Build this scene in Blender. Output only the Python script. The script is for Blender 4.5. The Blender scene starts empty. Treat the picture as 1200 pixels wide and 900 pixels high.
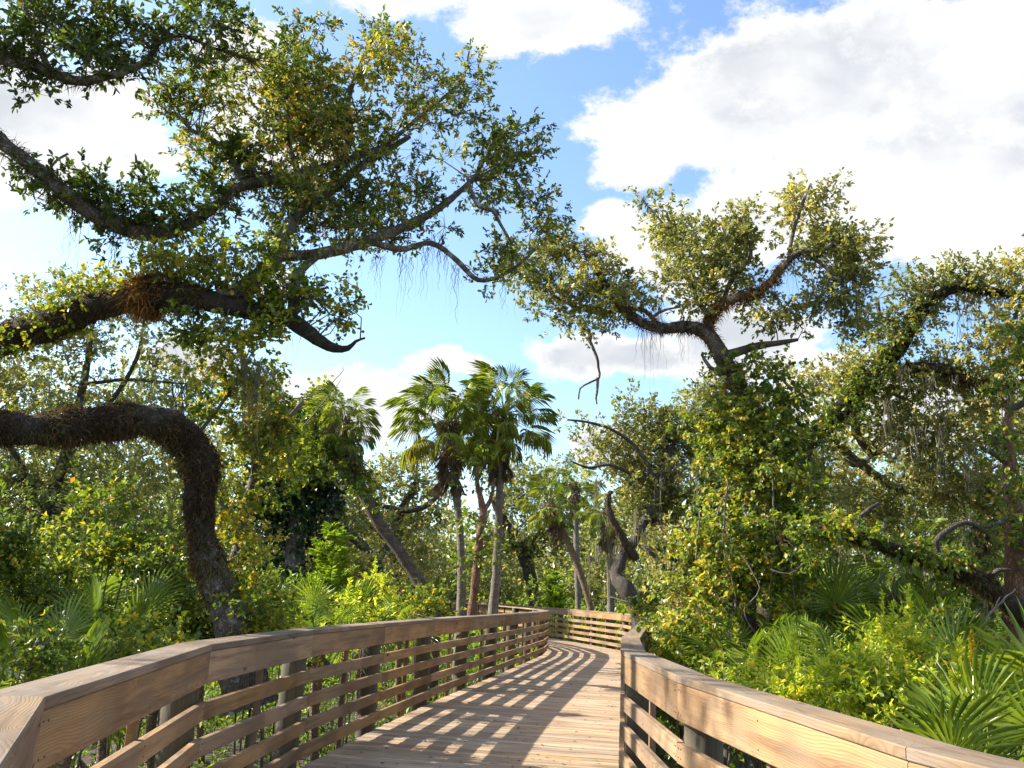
import bpy, math, random
import numpy as np
from mathutils import Vector, Matrix, Euler
S = bpy.context.scene
COL = S.collection
rng = np.random.default_rng(7)
random.seed(7)

# ------------------------------------------------------------------ camera
FPX, PITCH, ROLL, EYE = 1080.0, math.radians(12.93), 0.05, 1.475
cam_data = bpy.data.cameras.new('camera')
cam_data.sensor_fit = 'HORIZONTAL'; cam_data.sensor_width = 36.0
cam_data.lens = FPX / 1200.0 * 36.0
cam_data.clip_start = 0.05; cam_data.clip_end = 3000
cam = bpy.data.objects.new('camera', cam_data); COL.objects.link(cam)
cam.matrix_world = (Matrix.Translation((0, 0, EYE)) @ Matrix.Rotation(math.pi/2 + PITCH, 4, 'X')
                    @ Matrix.Rotation(ROLL, 4, 'Z'))
S.camera = cam

def at(px, py, Y):
    """point of the place at distance Y ahead that the photograph shows at (px, py)"""
    x, y = px - 600.0, 450.0 - py
    c, s = math.cos(ROLL), math.sin(ROLL)
    x, y = x*c - y*s, x*s + y*c
    d = np.array([x, FPX*math.cos(PITCH) - y*math.sin(PITCH), FPX*math.sin(PITCH) + y*math.cos(PITCH)])
    p = d * (Y / d[1]); p[2] += EYE
    return p

# ------------------------------------------------------------------ sun and sky
SUN_EL = math.radians(33.0)
sun_az = np.array([-0.975, 0.22]); sun_az /= np.linalg.norm(sun_az)
sun_dir = Vector((sun_az[0]*math.cos(SUN_EL), sun_az[1]*math.cos(SUN_EL), math.sin(SUN_EL)))
sd = bpy.data.lights.new('sun', 'SUN'); sd.energy = 5.0; sd.angle = math.radians(0.53); sd.color = (1.0, 0.93, 0.82)
so = bpy.data.objects.new('sun', sd); COL.objects.link(so)
so.rotation_euler = sun_dir.to_track_quat('Z', 'Y').to_euler(); so.location = (-20, 5, 30)

S.view_settings.view_transform = 'Standard'; S.view_settings.look = 'None'
S.view_settings.exposure = 1.32; S.view_settings.gamma = 1.0

class NT:
    """small helper round a node tree"""
    def __init__(self, tree):
        self.t = tree; tree.nodes.clear()
    def n(self, kind, **kw):
        nd = self.t.nodes.new(kind)
        for k, v in kw.items():
            if k.startswith('i_'):
                key = k[2:]
                key = int(key) if key.isdigit() else key.replace('_', ' ')
                self.put(nd.inputs[key], v)
            else: setattr(nd, k, v)
        return nd
    def put(self, sock, v):
        if isinstance(v, bpy.types.NodeSocket): self.t.links.new(v, sock)
        elif isinstance(v, bpy.types.Node): self.t.links.new(v.outputs[0], sock)
        else: sock.default_value = v
    def math(self, op, a, b=None, c=None, clamp=False):
        nd = self.t.nodes.new('ShaderNodeMath'); nd.operation = op; nd.use_clamp = clamp
        for i, v in enumerate((a, b, c)):
            if v is not None: self.put(nd.inputs[i], v)
        return nd.outputs[0]
    def vmath(self, op, a, b=None):
        nd = self.t.nodes.new('ShaderNodeVectorMath'); nd.operation = op
        self.put(nd.inputs[0], a)
        if b is not None: self.put(nd.inputs[1], b)
        return nd.outputs['Value'] if op in ('LENGTH', 'DOT_PRODUCT') else nd.outputs[0]
    def noise(self, vec, scale, detail=4, rough=.55, dist=0.0):
        nd = self.t.nodes.new('ShaderNodeTexNoise')
        self.put(nd.inputs['Vector'], vec); nd.inputs['Scale'].default_value = scale
        nd.inputs['Detail'].default_value = detail; nd.inputs['Roughness'].default_value = rough
        nd.inputs['Distortion'].default_value = dist
        return nd.outputs[0]
    def ramp(self, fac, stops, interp='LINEAR'):
        nd = self.t.nodes.new('ShaderNodeValToRGB'); r = nd.color_ramp; r.interpolation = interp
        while len(r.elements) < len(stops): r.elements.new(0.5)
        for e, (p, c) in zip(r.elements, stops):
            e.position = p; e.color = (c, c, c, 1) if isinstance(c, (int, float)) else (*c, 1)
        self.put(nd.inputs[0], fac)
        return nd.outputs[0]
    def mix(self, fac, a, b, blend='MIX'):
        nd = self.t.nodes.new('ShaderNodeMix'); nd.data_type = 'RGBA'; nd.blend_type = blend
        self.put(nd.inputs[0], fac)
        for i, v in ((6, a), (7, b)):
            if isinstance(v, tuple) and len(v) == 3: v = (*v, 1)
            self.put(nd.inputs[i], v)
        return nd.outputs[2]
    def smooth(self, v, lo, hi):
        nd = self.t.nodes.new('ShaderNodeMapRange'); nd.interpolation_type = 'SMOOTHSTEP'
        self.put(nd.inputs[0], v); nd.inputs[1].default_value = lo; nd.inputs[2].default_value = hi
        return nd.outputs[0]

world = bpy.data.worlds.new('World'); S.world = world; world.use_nodes = True
W = NT(world.node_tree)
sky = W.n('ShaderNodeTexSky', sky_type='NISHITA', sun_disc=False, sun_elevation=SUN_EL,
          sun_rotation=math.atan2(sun_dir.x, sun_dir.y), altitude=0, air_density=1.0, dust_density=1.2, ozone_density=1.6)
dirn = W.n('ShaderNodeNewGeometry').outputs['Incoming']
dirn = W.vmath('SCALE', dirn); dirn.node.inputs['Scale'].default_value = -1.0
# cumulus: soft ellipsoids on the sky sphere, edges broken by noise; (px, py, half width, half height)
CLOUDS = [(980, 95, 250, 105), (820, 150, 130, 75), (745, 195, 75, 40), (1100, 215, 260, 110), (930, 250, 150, 60), (1230, 100, 260, 130),
          (790, 295, 95, 55), (715, 262, 38, 25), (735, 415, 135, 40), (850, 400, 120, 70), (700, 525, 60, 34), (640, 12, 125, 46), (470, -60, 160, 60),
          (55, 150, 130, 85), (-60, 120, 130, 120), (290, 75, 80, 40), (330, 160, 80, 50), (240, 420, 75, 34), (415, 470, 120, 52), (330, 330, 40, 16), (520, 420, 60, 16),
           (1190, 300, 60, 16), (1000, 480, 150, 60), (1160, 480, 90, 40), (1500, 250, 260, 150)]
field = None
warp = W.noise(dirn, 5.0, 5, .6); 
wn = W.n('ShaderNodeTexNoise'); W.put(wn.inputs['Vector'], dirn); wn.inputs['Scale'].default_value = 6.0
wn.inputs['Detail'].default_value = 5; wn.inputs['Roughness'].default_value = .6
wv = W.vmath('SUBTRACT', wn.outputs['Color'], (0.5, 0.5, 0.5))
wv = W.vmath('MULTIPLY', wv, (0.09, 0.05, 0.07))
dw = W.vmath('ADD', dirn, wv)
for cx, cy, hx, hy in CLOUDS:
    c = at(cx, cy, 10.0) - np.array([0, 0, EYE]); c /= np.linalg.norm(c)
    k = 1080.0 * 1.12
    v = W.vmath('SUBTRACT', dw, tuple(c))
    v = W.vmath('MULTIPLY', v, (k/hx, k/(hx*.7+hy*.3), k/hy))
    f = W.math('SUBTRACT', 1.0, W.vmath('LENGTH', v))
    field = f if field is None else W.math('SMOOTH_MAX', field, f, 0.25)
# the same kind of broken cumulus everywhere else
sep = W.n('ShaderNodeSeparateXYZ'); W.put(sep.inputs[0], dirn)
gen = W.math('MULTIPLY', W.math('SUBTRACT', W.noise(W.vmath('MULTIPLY', dirn, (1, 1, 2.2)), 2.3, 3, .5), .5), 4.0)
ahead = W.smooth(W.vmath('DOT_PRODUCT', dirn, (0.03, 0.93, 0.36)), .70, .55)
gen = W.math('SUBTRACT', W.math('MULTIPLY', W.math('ADD', gen, 1.0), ahead), 1.0)
field = W.math('SMOOTH_MAX', field, gen, 0.2)
fbm = W.noise(W.vmath('MULTIPLY', dirn, (1, 1, 1.5)), 11.0, 7, .66)
fld = W.math('ADD', field, W.math('MULTIPLY', W.math('SUBTRACT', fbm, .5), 2.1))
mask = W.smooth(fld, -0.10, 0.26)
shade_n = W.noise(W.vmath('MULTIPLY', dw, (1, 1, 1.9)), 4.2, 5, .5)
inner = W.math('MULTIPLY', W.smooth(fld, .10, .62), W.smooth(shade_n, .38, .60))
ccol = W.mix(inner, (1.0, 1.0, 1.0), (0.66, 0.70, 0.755))
cloud = W.n('ShaderNodeBackground', i_Color=ccol, i_Strength=0.445)
skyc = W.mix(1.0, sky.outputs[0], (0.92, 1.0, 1.08), 'MULTIPLY')
skyb = W.n('ShaderNodeBackground', i_Color=skyc, i_Strength=0.13)
mx = W.n('ShaderNodeMixShader'); W.put(mx.inputs[0], mask)
W.t.links.new(skyb.outputs[0], mx.inputs[1]); W.t.links.new(cloud.outputs[0], mx.inputs[2])
W.t.links.new(mx.outputs[0], W.n('ShaderNodeOutputWorld').inputs[0])

world.cycles.sampling_method = 'MANUAL'; world.cycles.sample_map_resolution = 512
# ------------------------------------------------------------------ object helpers
def tag(o, label=None, cat=None, group=None, kind=None):
    if label: o['label'] = label
    if cat: o['category'] = cat
    if group: o['group'] = group
    if kind: o['kind'] = kind
    return o
def empty(name, loc, label=None, cat=None, group=None, rz=0.0):
    o = bpy.data.objects.new(name, None); COL.objects.link(o)
    o.empty_display_size = .2
    o.location = loc; o.rotation_euler = (0, 0, rz)
    return tag(o, label, cat, group)
def link(name, me, parent=None, mats=None):
    o = bpy.data.objects.new(name, me); COL.objects.link(o)
    if parent is not None: o.parent = parent
    return o
def mesh_np(name, verts, faces, mat, smooth=False, tint=None):
    """verts (N,3), faces: (M,3) or (M,4) array"""
    verts = np.asarray(verts, dtype=np.float32); faces = np.asarray(faces, dtype=np.int32)
    k = faces.shape[1]; m = len(faces)
    me = bpy.data.meshes.new(name)
    me.vertices.add(len(verts)); me.vertices.foreach_set('co', verts.ravel())
    me.loops.add(m*k); me.loops.foreach_set('vertex_index', faces.ravel())
    me.polygons.add(m)
    me.polygons.foreach_set('loop_start', np.arange(0, m*k, k, dtype=np.int32))
    me.polygons.foreach_set('loop_total', np.full(m, k, dtype=np.int32))
    if smooth: me.polygons.foreach_set('use_smooth', np.ones(m, dtype=bool))
    if tint is not None:
        a = me.attributes.new('tint', 'FLOAT', 'POINT'); a.data.foreach_set('value', np.asarray(tint, dtype=np.float32))
    me.update(calc_edges=True)
    me.materials.append(mat)
    return me
def part(name, verts, faces, mat, parent, smooth=False, tint=None, kind=None):
    base = np.array(parent.location) if parent is not None else np.zeros(3)
    me = mesh_np(name, np.asarray(verts) - base, faces, mat, smooth, tint)
    o = link(name, me, parent)
    if kind: o['kind'] = kind
    return o
def norm(v):
    return v / np.maximum(np.linalg.norm(v, axis=-1, keepdims=True), 1e-9)
def join(arrs):
    """[(verts, faces), ...] -> one"""
    vs, fs, o = [], [], 0
    for v, f in arrs:
        if len(v) == 0: continue
        vs.append(v); fs.append(f + o); o += len(v)
    return np.concatenate(vs), np.concatenate(fs)

# ------------------------------------------------------------------ materials
def new_mat(name):
    m = bpy.data.materials.new(name); m.use_nodes = True
    return m, NT(m.node_tree)
def finish(N, shader):
    N.t.links.new(shader, N.n('ShaderNodeOutputMaterial').inputs[0])
def wood(name, light, mid, dark, grey, greyness=.5, ring=14.0, rough=.8, bump=.35):
    m, N = new_mat(name)
    tc = N.n('ShaderNodeTexCoord').outputs['Object']
    rnd = N.n('ShaderNodeObjectInfo').outputs['Random']
    off = N.n('ShaderNodeCombineXYZ', i_X=N.math('MULTIPLY', rnd, 37.0), i_Y=N.math('MULTIPLY', rnd, 11.3), i_Z=N.math('MULTIPLY', rnd, 23.7))
    p = N.vmath('ADD', tc, off)
    # growth rings round a pith that wanders slowly along the board: cathedral grain
    wob = N.n('ShaderNodeTexNoise'); N.put(wob.inputs['Vector'], N.vmath('MULTIPLY', p, (1.1, 3.0, 3.0)))
    wob.inputs['Scale'].default_value = 1.0; wob.inputs['Detail'].default_value = 3
    w = N.vmath('MULTIPLY', N.vmath('SUBTRACT', wob.outputs['Color'], (.5, .5, .5)), (0, .13, .13))
    pith = N.n('ShaderNodeCombineXYZ', i_X=0.0, i_Y=N.math('MULTIPLY_ADD', rnd, .12, -.06), i_Z=-.07)
    q = N.vmath('ADD', N.vmath('MULTIPLY', N.vmath('SUBTRACT', tc, pith), (0.0, 1.0, 1.0)), w)
    # knots pull the rings round themselves
    vo = N.n('ShaderNodeTexVoronoi'); N.put(vo.inputs['Vector'], N.vmath('MULTIPLY', p, (1.5, 4.5, 4.5))); vo.inputs['Scale'].default_value = 1.0
    kd = vo.outputs['Distance']
    kpull = N.math('MULTIPLY', N.smooth(kd, .34, .0), .09)
    r = N.math('ADD', N.vmath('LENGTH', q), kpull)
    rg = N.math('FRACT', N.math('MULTIPLY', r, ring*10))
    rings = N.math('MULTIPLY', N.smooth(rg, .25, .95), N.smooth(rg, 1.0, .93))
    fine = N.noise(N.vmath('MULTIPLY', p, (3.0, 90.0, 90.0)), 1.0, 3, .7)
    streak = N.noise(N.vmath('MULTIPLY', p, (1.2, 22.0, 22.0)), 1.0, 3, .6)
    blot = N.noise(N.vmath('MULTIPLY', p, (2.0, 5.0, 5.0)), 1.0, 4, .6)
    knot = N.smooth(kd, .10, .04)
    c = N.mix(N.math('MULTIPLY', rings, N.math('MULTIPLY_ADD', blot, .9, .32)), light, mid)
    c = N.mix(N.math('MULTIPLY', N.smooth(streak, .40, .72), .7), c, dark)
    tone = N.noise(N.vmath('MULTIPLY', p, (.9, 1.5, 1.5)), 1.3, 2, .5)
    c = N.mix(N.math('MULTIPLY', N.smooth(tone, .42, .62), .6), c, dark)
    c = N.mix(N.math('MULTIPLY', N.smooth(blot, .40, .68), greyness), c, grey)
    c = N.mix(N.math('MULTIPLY', N.smooth(fine, .55, .8), .5), c, dark)
    c = N.mix(knot, c, tuple(x*.45 for x in dark))
    val = N.n('ShaderNodeHueSaturation', i_Value=N.math('MULTIPLY_ADD', N.math('FRACT', N.math('MULTIPLY', rnd, 7.3)), .45, .78), i_Saturation=N.math('MULTIPLY_ADD', rnd, .3, .85)); N.put(val.inputs['Color'], c)
    h = N.math('ADD', N.math('MULTIPLY', fine, .6), N.math('MULTIPLY', rings, -.5))
    h = N.math('SUBTRACT', h, N.math('MULTIPLY', knot, .5))
    b = N.n('ShaderNodeBump', i_Strength=bump, i_Distance=.004, i_Height=h)
    s = N.n('ShaderNodeBsdfPrincipled', i_Base_Color=val.outputs[0], i_Roughness=rough, i_Normal=b.outputs[0])
    finish(N, s.outputs[0]); return m
M_RAIL = wood('weathered_rail_pine', (.385, .238, .108), (.25, .136, .054), (.100, .052, .023), (.21, .155, .10), .5, ring=11)
M_CAP = wood('weathered_cap_pine', (.31, .215, .125), (.195, .125, .066), (.09, .058, .034), (.215, .175, .135), .85, ring=10)
M_DECK = wood('deck_pine', (.52, .375, .23), (.35, .24, .135), (.165, .10, .06), (.34, .27, .19), .6, ring=11)
M_PILE = wood('treated_pile_wood', (.125, .098, .055), (.08, .062, .034), (.035, .027, .016), (.11, .095, .062), .8, bump=.5)
M_BEAM = wood('joist_wood', (0.154, 0.105, 0.063), (0.112, 0.077, 0.045), (0.056, 0.035, 0.021), (0.105, 0.091, 0.070), .6)
M_PICK = wood('baluster_wood', (0.266, 0.154, 0.070), (0.203, 0.108, 0.049), (0.091, 0.049, 0.025), (0.154, 0.105, 0.063), .4)

_m, _N = new_mat('screw_steel'); finish(_N, _N.n('ShaderNodeBsdfPrincipled', i_Base_Color=(.05, .04, .035, 1), i_Roughness=.6, i_Metallic=.6).outputs[0]); M_SCREW = _m

# ------------------------------------------------------------------ boardwalk
LEFT = [(.55, -1.75), (-.42, .6), (-1.34, 2.9), (-1.67, 5.6), (-1.56, 8.05), (-1.25, 10.5), (-.88, 13.0), (-.46, 15.45), (-.03, 17.9), (.38, 20.3),
        (.80, 22.7), (1.20, 25.1), (1.42, 27.3), (1.22, 29.6), (.62, 32.2), (-.25, 34.9), (-1.35, 37.6), (-2.65, 40.5), (-4.15, 43.4), (-5.8, 46.4), (-7.6, 49.4)]
RIGHT = [(2.75, -1.5), (1.75, .5), (1.16, 2.75), (.93, 5.0), (.93, 7.3), (1.25, 9.8), (1.66, 12.2), (2.08, 14.6), (2.46, 17.0), (2.86, 19.4), (3.26, 21.8),
         (3.62, 24.2), (3.84, 26.7), (3.72, 29.3), (3.02, 32.2), (2.1, 35.3), (.95, 38.4), (-.4, 41.5), (-1.9, 44.5), (-3.6, 47.5), (-5.4, 50.5)]
GROUND_Z = -0.85
def prism(L, y0, y1, z0, z1, m0=0., m1=0., ch=.004):
    """board along local x with chamfered long edges; mitre slopes m0, m1 at its ends"""
    prof = [(y0+ch, z0), (y1-ch, z0), (y1, z0+ch), (y1, z1-ch), (y1-ch, z1), (y0+ch, z1), (y0, z1-ch), (y0, z0+ch)]
    v = [(m0*y, y, z) for y, z in prof] + [(L + m1*y, y, z) for y, z in prof]
    f = [(i, (i+1) % 8, 8 + (i+1) % 8, 8 + i) for i in range(8)] + [tuple(range(7, -1, -1)), tuple(range(8, 16))]
    return v, f
def poly_mesh(name, v, f, mat):
    me = bpy.data.meshes.new(name); me.from_pydata(v, [], f); me.materials.append(mat); me.update(); return me
def board(name, mat, parent, p, ang, L, y0, y1, z0, z1, m0=0., m1=0., sgn=1, tilt=0.0, ch=.004):
    """a board whose local x runs from p along ang; y0..y1 is the distance outwards (sgn gives the side)"""
    yy0, yy1 = sorted((sgn*y0, sgn*y1)); 
    v, f = prism(L, yy0, yy1, z0, z1, m0, m1, ch)
    cx, cy, cz = L/2, (yy0+yy1)/2, (z0+z1)/2
    v = [(a-cx, b-cy, c-cz) for a, b, c in v]
    o = link(name, poly_mesh(name, v, f, mat), parent)
    R = Matrix.Rotation(ang, 3, 'Z'); w = R @ Vector((cx, cy, 0))
    o.location = Vector((p[0]+w.x, p[1]+w.y, cz)) - parent.location
    o.rotation_euler = (tilt, 0, ang)
    return o
def round_post(name, parent, x, y, r, z0, z1, seed):
    n = 14; rr = random.Random(seed)
    zs = [z0, -.2, .2, .6, z1-.01, z1]; vs = []
    for k, z in enumerate(zs):
        q = r * (.93 if k == len(zs)-1 else 1)
        vs += [(q*math.cos(2*math.pi*i/n)*(1+.02*rr.random()), q*math.sin(2*math.pi*i/n)*(1+.02*rr.random()), z) for i in range(n)]
    fs = [(k*n+i, k*n+(i+1) % n, (k+1)*n+(i+1) % n, (k+1)*n+i) for k in range(len(zs)-1) for i in range(n)]
    fs.append(tuple(range((len(zs)-1)*n, len(zs)*n)))
    # local x must run along the grain (up): build it lying, stand it with a rotation
    vs = [(v[2], v[0], v[1]) for v in vs]
    me = poly_mesh(name, vs, fs, M_PILE); me.polygons.foreach_set('use_smooth', [True]*(len(fs)-1)+[False])
    o = link(name, me, parent); o.location = Vector((x, y, 0)) - parent.location
    o.rotation_euler = (0, -math.pi/2, rr.uniform(0, .3)); return o
def stick(name, mat, parent, x, y, ang, a, b, z0, z1):
    v, f = prism(z1-z0, -a/2, a/2, -b/2, b/2, ch=.002)
    me = poly_mesh(name, v, f, mat); o = link(name, me, parent)
    o.location = Vector((x, y, z0)) - parent.location
    o.matrix_parent_inverse = Matrix()
    o.rotation_euler = (Matrix.Rotation(ang, 3, 'Z') @ Matrix.Rotation(-math.pi/2, 3, 'Y')).to_euler(); return o
def rail(name, pts, sgn, label):
    root = empty(name, (pts[2][0], pts[2][1], 0), label, 'railing', 'railings either side of the boardwalk')
    n = len(pts) - 1; screws = []
    angs = [math.atan2(pts[i+1][1]-pts[i][1], pts[i+1][0]-pts[i][0]) for i in range(n)]
    for i in range(n):
        p, q, a = pts[i], pts[i+1], angs[i]
        L = math.dist(p, q)
        m0 = math.tan((angs[i]-angs[i-1])/2) if i else 0
        m1 = -math.tan((angs[i+1]-angs[i])/2) if i < n-1 else 0
        g = .002
        J = lambda s: random.uniform(-s, s)
        board('cap_board', M_CAP, root, (p[0]+g*math.cos(a), p[1]+g*math.sin(a)), a, L-2*g, 0, .19, 1.077+J(.001), 1.115+J(.002), m0, m1, sgn)
        board('fascia_board', M_RAIL, root, (p[0]+g*math.cos(a), p[1]+g*math.sin(a)), a, L-2*g, .004, .042, .892+J(.003), 1.0745, m0, m1, sgn)
        for k in range(4):
            z = .10 + .198*k + J(.004)
            board('slat', M_RAIL, root, (p[0]+g*math.cos(a), p[1]+g*math.sin(a)), a, L-2*g, .004+J(.002), .044+J(.001), z-.004, z+.094, m0, m1, sgn, ch=.003)
        screws.append((p, q, a, L))
        # uprights: pile at the joint, square baluster at mid span
        out = a + sgn*math.pi/2
        nx, ny = math.cos(out), math.sin(out)
        if i: 
            ob = (angs[i]+angs[i-1])/2 + sgn*math.pi/2
            round_post('post', root, p[0]+.145*math.cos(ob), p[1]+.145*math.sin(ob), .098, GROUND_Z-.3, 1.074, i*7+sgn)
        mxx, myy = (p[0]+q[0])/2, (p[1]+q[1])/2
        stick('baluster', M_PICK, root, mxx+.0635*nx, myy+.0635*ny, a, .040, .038, -.03, 1.074)
    V, F = [], []
    for p, q, a, L in screws:
        if p[1] > 26: continue
        for t in (.03, .07, .5, L-.07, L-.03) if True else ():
            tt = L*.5+.005 if t == .5 else t
            for z in [.93, 1.04] + [.125+.198*k for k in range(4)] + [.165+.198*k for k in range(4)]:
                c = Vector((p[0]+tt*math.cos(a), p[1]+tt*math.sin(a), z+random.uniform(-.006, .006))); nin = Vector((math.sin(a)*sgn, -math.cos(a)*sgn, 0)); tv = Vector((math.cos(a), math.sin(a), 0))
                c = c - nin*.004 + tv*random.uniform(-.006, .006); o0 = len(V)
                for k in range(6):
                    d = (tv*math.cos(k*1.0472) + Vector((0, 0, 1))*math.sin(k*1.0472))*.0042
                    V.append(tuple(c+d+nin*.0002-root.location)); V.append(tuple(c+d*.8+nin*.0022-root.location))
                F += [(o0+2*k, o0+2*((k+1) % 6), o0+2*((k+1) % 6)+1, o0+2*k+1) for k in range(6)] + [tuple(o0+2*k+1 for k in range(6))]
    o = link('screws', poly_mesh('screws', V, F, M_SCREW), root); o['kind'] = 'stuff'
    return root
rail('left_railing', LEFT, 1, 'brown wooden railing on the left of the boardwalk, inner side in shade')
rail('right_railing', RIGHT, -1, 'sunlit wooden railing running along the right of the boardwalk and round its far bend')
bpy.data.objects['left_railing'].name = 'boardwalk_railing'; bpy.data.objects['right_railing'].name = 'boardwalk_railing.001'

def resample(pts, step):
    pts = np.array(pts, float); seg = np.linalg.norm(np.diff(pts, axis=0), axis=1); s = np.r_[0, np.cumsum(seg)]
    t = np.arange(0, s[-1], step); return np.c_[np.interp(t, s, pts[:, 0]), np.interp(t, s, pts[:, 1])]
deck = empty('boardwalk', (0, 3, 0), 'curving boardwalk deck of narrow crosswise planks striped with railing shadows', 'boardwalk')
mid = np.array([((a[0]+b[0])/2, (a[1]+b[1])/2) for a, b in zip(LEFT, RIGHT)])
cl = resample(mid, .1475)
ker = np.ones(15)/15
clp = np.c_[np.convolve(np.pad(cl[:, 0], 7, 'edge'), ker, 'valid'), np.convolve(np.pad(cl[:, 1], 7, 'edge'), ker, 'valid')]
tng = norm(np.gradient(clp, axis=0)); nrm = np.c_[-tng[:, 1], tng[:, 0]]
def hit(p, d, poly):
    best = None
    for a, b in zip(poly[:-1], poly[1:]):
        e = np.subtract(b, a); den = d[0]*e[1]-d[1]*e[0]
        if abs(den) < 1e-9: continue
        w = np.subtract(a, p); t = (w[0]*e[1]-w[1]*e[0])/den; u = (w[0]*d[1]-w[1]*d[0])/den
        if -1e-6 <= u <= 1+1e-6 and t > 0 and (best is None or t < best): best = t
    return best if best is not None else 1.25
joined = []; nb = 0
for i in range(len(cl)-1):
    A, B = clp[i], clp[i+1]
    if A[1] < -1.0: continue
    g = .0035 + random.uniform(0, .002)
    u = B - A; u /= np.linalg.norm(u)
    la = hit(A, nrm[i], LEFT) + .045 + random.uniform(0, .02); ra = hit(A, -nrm[i], RIGHT) + .045 + random.uniform(0, .02)
    lb = la + hit(B, nrm[i+1], LEFT) - hit(A, nrm[i], LEFT); rb = ra + hit(B, -nrm[i+1], RIGHT) - hit(A, -nrm[i], RIGHT)
    c = [A + nrm[i]*la, A - nrm[i]*ra, B - nrm[i+1]*rb, B + nrm[i+1]*lb]
    c[0] = c[0]+u*g; c[1] = c[1]+u*g; c[2] = c[2]-u*g; c[3] = c[3]-u*g
    zt = random.uniform(-.0025, .0015)
    ctr = sum(c)/4; ang = math.atan2(*(c[0]-c[1])[::-1])
    R = np.array([[math.cos(-ang), -math.sin(-ang)], [math.sin(-ang), math.cos(-ang)]])
    lc = [R @ (q-ctr) for q in c]
    ins = .002
    lcT = [q * np.array([1, 1 - ins/max(abs(q[1]), .02)]) for q in lc]
    v = [(q[0], q[1], -.038) for q in lc] + [(q[0], q[1], zt-.003) for q in lc] + [(q[0], q[1], zt) for q in lcT]
    f = [(3, 2, 1, 0), (8, 9, 10, 11)] + [(k+4*j, (k+1) % 4+4*j, 4*(j+1)+(k+1) % 4, 4*(j+1)+k) for k in range(4) for j in range(2)]
    # winding for upward face
    f = [tuple(reversed(x)) for x in f]
    if A[1] > 6.2 and nb < 300:
        o = link('plank', poly_mesh('plank', v, f, M_DECK), deck); nb += 1
        o.location = (ctr[0], ctr[1]-3, 0); o.rotation_euler = (0, 0, ang)
    else:
        Ri = R.T; joined.append(([(*(Ri @ np.array(q[:2]) + ctr - np.array([0, 3])), q[2]) for q in v], f))
v, f = [], []
for a, b in joined:
    n0 = len(v); v += a; f += [tuple(k+n0 for k in x) for x in b]
o = link('plank', poly_mesh('plank', v, f, M_DECK), deck); o['kind'] = 'stuff'
for poly, s in ((LEFT, 1), (RIGHT, -1), (list(map(tuple, mid)), 1)):
    for a, b in zip(poly[:-1], poly[1:]):
        ang = math.atan2(b[1]-a[1], b[0]-a[0])
        board('joist', M_BEAM, deck, a, ang, math.dist(a, b), -.06, -.02, -.24, -.04, 0, 0, s)
# ------------------------------------------------------------------ plant materials
def bark(name, cols, scale=9.0, bump=.8, stretch=.35, lichen=None):
    m, N = new_mat(name)
    tc = N.n('ShaderNodeTexCoord').outputs['Object']
    p = N.vmath('MULTIPLY', tc, (1, 1, stretch))
    a = N.noise(p, scale, 6, .65, .4); b_ = N.noise(tc, scale*.25, 3, .5)
    wn_ = N.n('ShaderNodeTexNoise'); N.put(wn_.inputs['Vector'], tc); wn_.inputs['Scale'].default_value = scale*1.5; wn_.inputs['Detail'].default_value = 4
    pw = N.vmath('ADD', N.vmath('MULTIPLY', tc, (1, 1, stretch*.6)), N.vmath('MULTIPLY', N.vmath('SUBTRACT', wn_.outputs['Color'], (.5, .5, .5)), (.12, .12, .06)))
    vo = N.n('ShaderNodeTexVoronoi', feature='DISTANCE_TO_EDGE'); N.put(vo.inputs['Vector'], pw); vo.inputs['Scale'].default_value = scale*3.6
    crack = N.smooth(vo.outputs['Distance'], -.05, .30)
    c = N.ramp(N.math('MULTIPLY_ADD', a, .8, N.math('MULTIPLY', b_, .3)), [(.32, cols[0]), (.52, cols[1]), (.70, cols[2])])
    c = N.mix(N.math('MULTIPLY_ADD', crack, -.6, .6), c, tuple(x*.35 for x in cols[0]))
    if lichen: c = N.mix(N.smooth(N.noise(tc, 6, 4, .6), .56, .66), c, lichen)
    h = N.math('ADD', N.math('MULTIPLY', a, .6), crack)
    bp = N.n('ShaderNodeBump', i_Strength=bump, i_Distance=.02, i_Height=h)
    s = N.n('ShaderNodeBsdfPrincipled', i_Base_Color=c, i_Roughness=.9, i_Normal=bp.outputs[0])
    finish(N, s.outputs[0]); return m
def leaf(name, stops, rough=.42, trans=.38, spec=.5, tcol=(1.25, 1.2, .55)):
    """stops: colours along the per-leaf tint"""
    m, N = new_mat(name)
    t = N.n('ShaderNodeAttribute', attribute_name='tint').outputs['Fac']
    c = N.ramp(t, stops)
    s = N.n('ShaderNodeBsdfPrincipled', i_Base_Color=c, i_Roughness=rough); s.inputs['Specular IOR Level'].default_value = spec
    tr = N.n('ShaderNodeBsdfTranslucent', i_Color=N.mix(1.0, c, tcol, 'MULTIPLY'))
    mx = N.n('ShaderNodeMixShader', i_0=trans); N.t.links.new(s.outputs[0], mx.inputs[1]); N.t.links.new(tr.outputs[0], mx.inputs[2])
    finish(N, mx.outputs[0]); return m
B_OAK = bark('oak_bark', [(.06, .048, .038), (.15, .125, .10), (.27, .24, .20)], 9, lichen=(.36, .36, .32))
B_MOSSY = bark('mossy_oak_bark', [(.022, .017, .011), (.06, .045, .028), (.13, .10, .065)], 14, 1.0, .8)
B_PALM = bark('palm_bark', [(.11, .095, .075), (.21, .18, .145), (.32, .28, .235)], 7, .7, 2.6)
B_PALMRED = bark('brown_palm_bark', [(.12, .08, .05), (.22, .15, .09), (.33, .25, .17)], 7, .7, 2.2)
B_PALMDARK = bark('dark_palm_bark', [(.06, .045, .032), (.12, .09, .065), (.20, .16, .12)], 7, .7, 2.2)
B_RED = bark('reddish_bark', [(.12, .06, .035), (.24, .125, .07), (.36, .24, .17)], 9, .9, .5)
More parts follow.
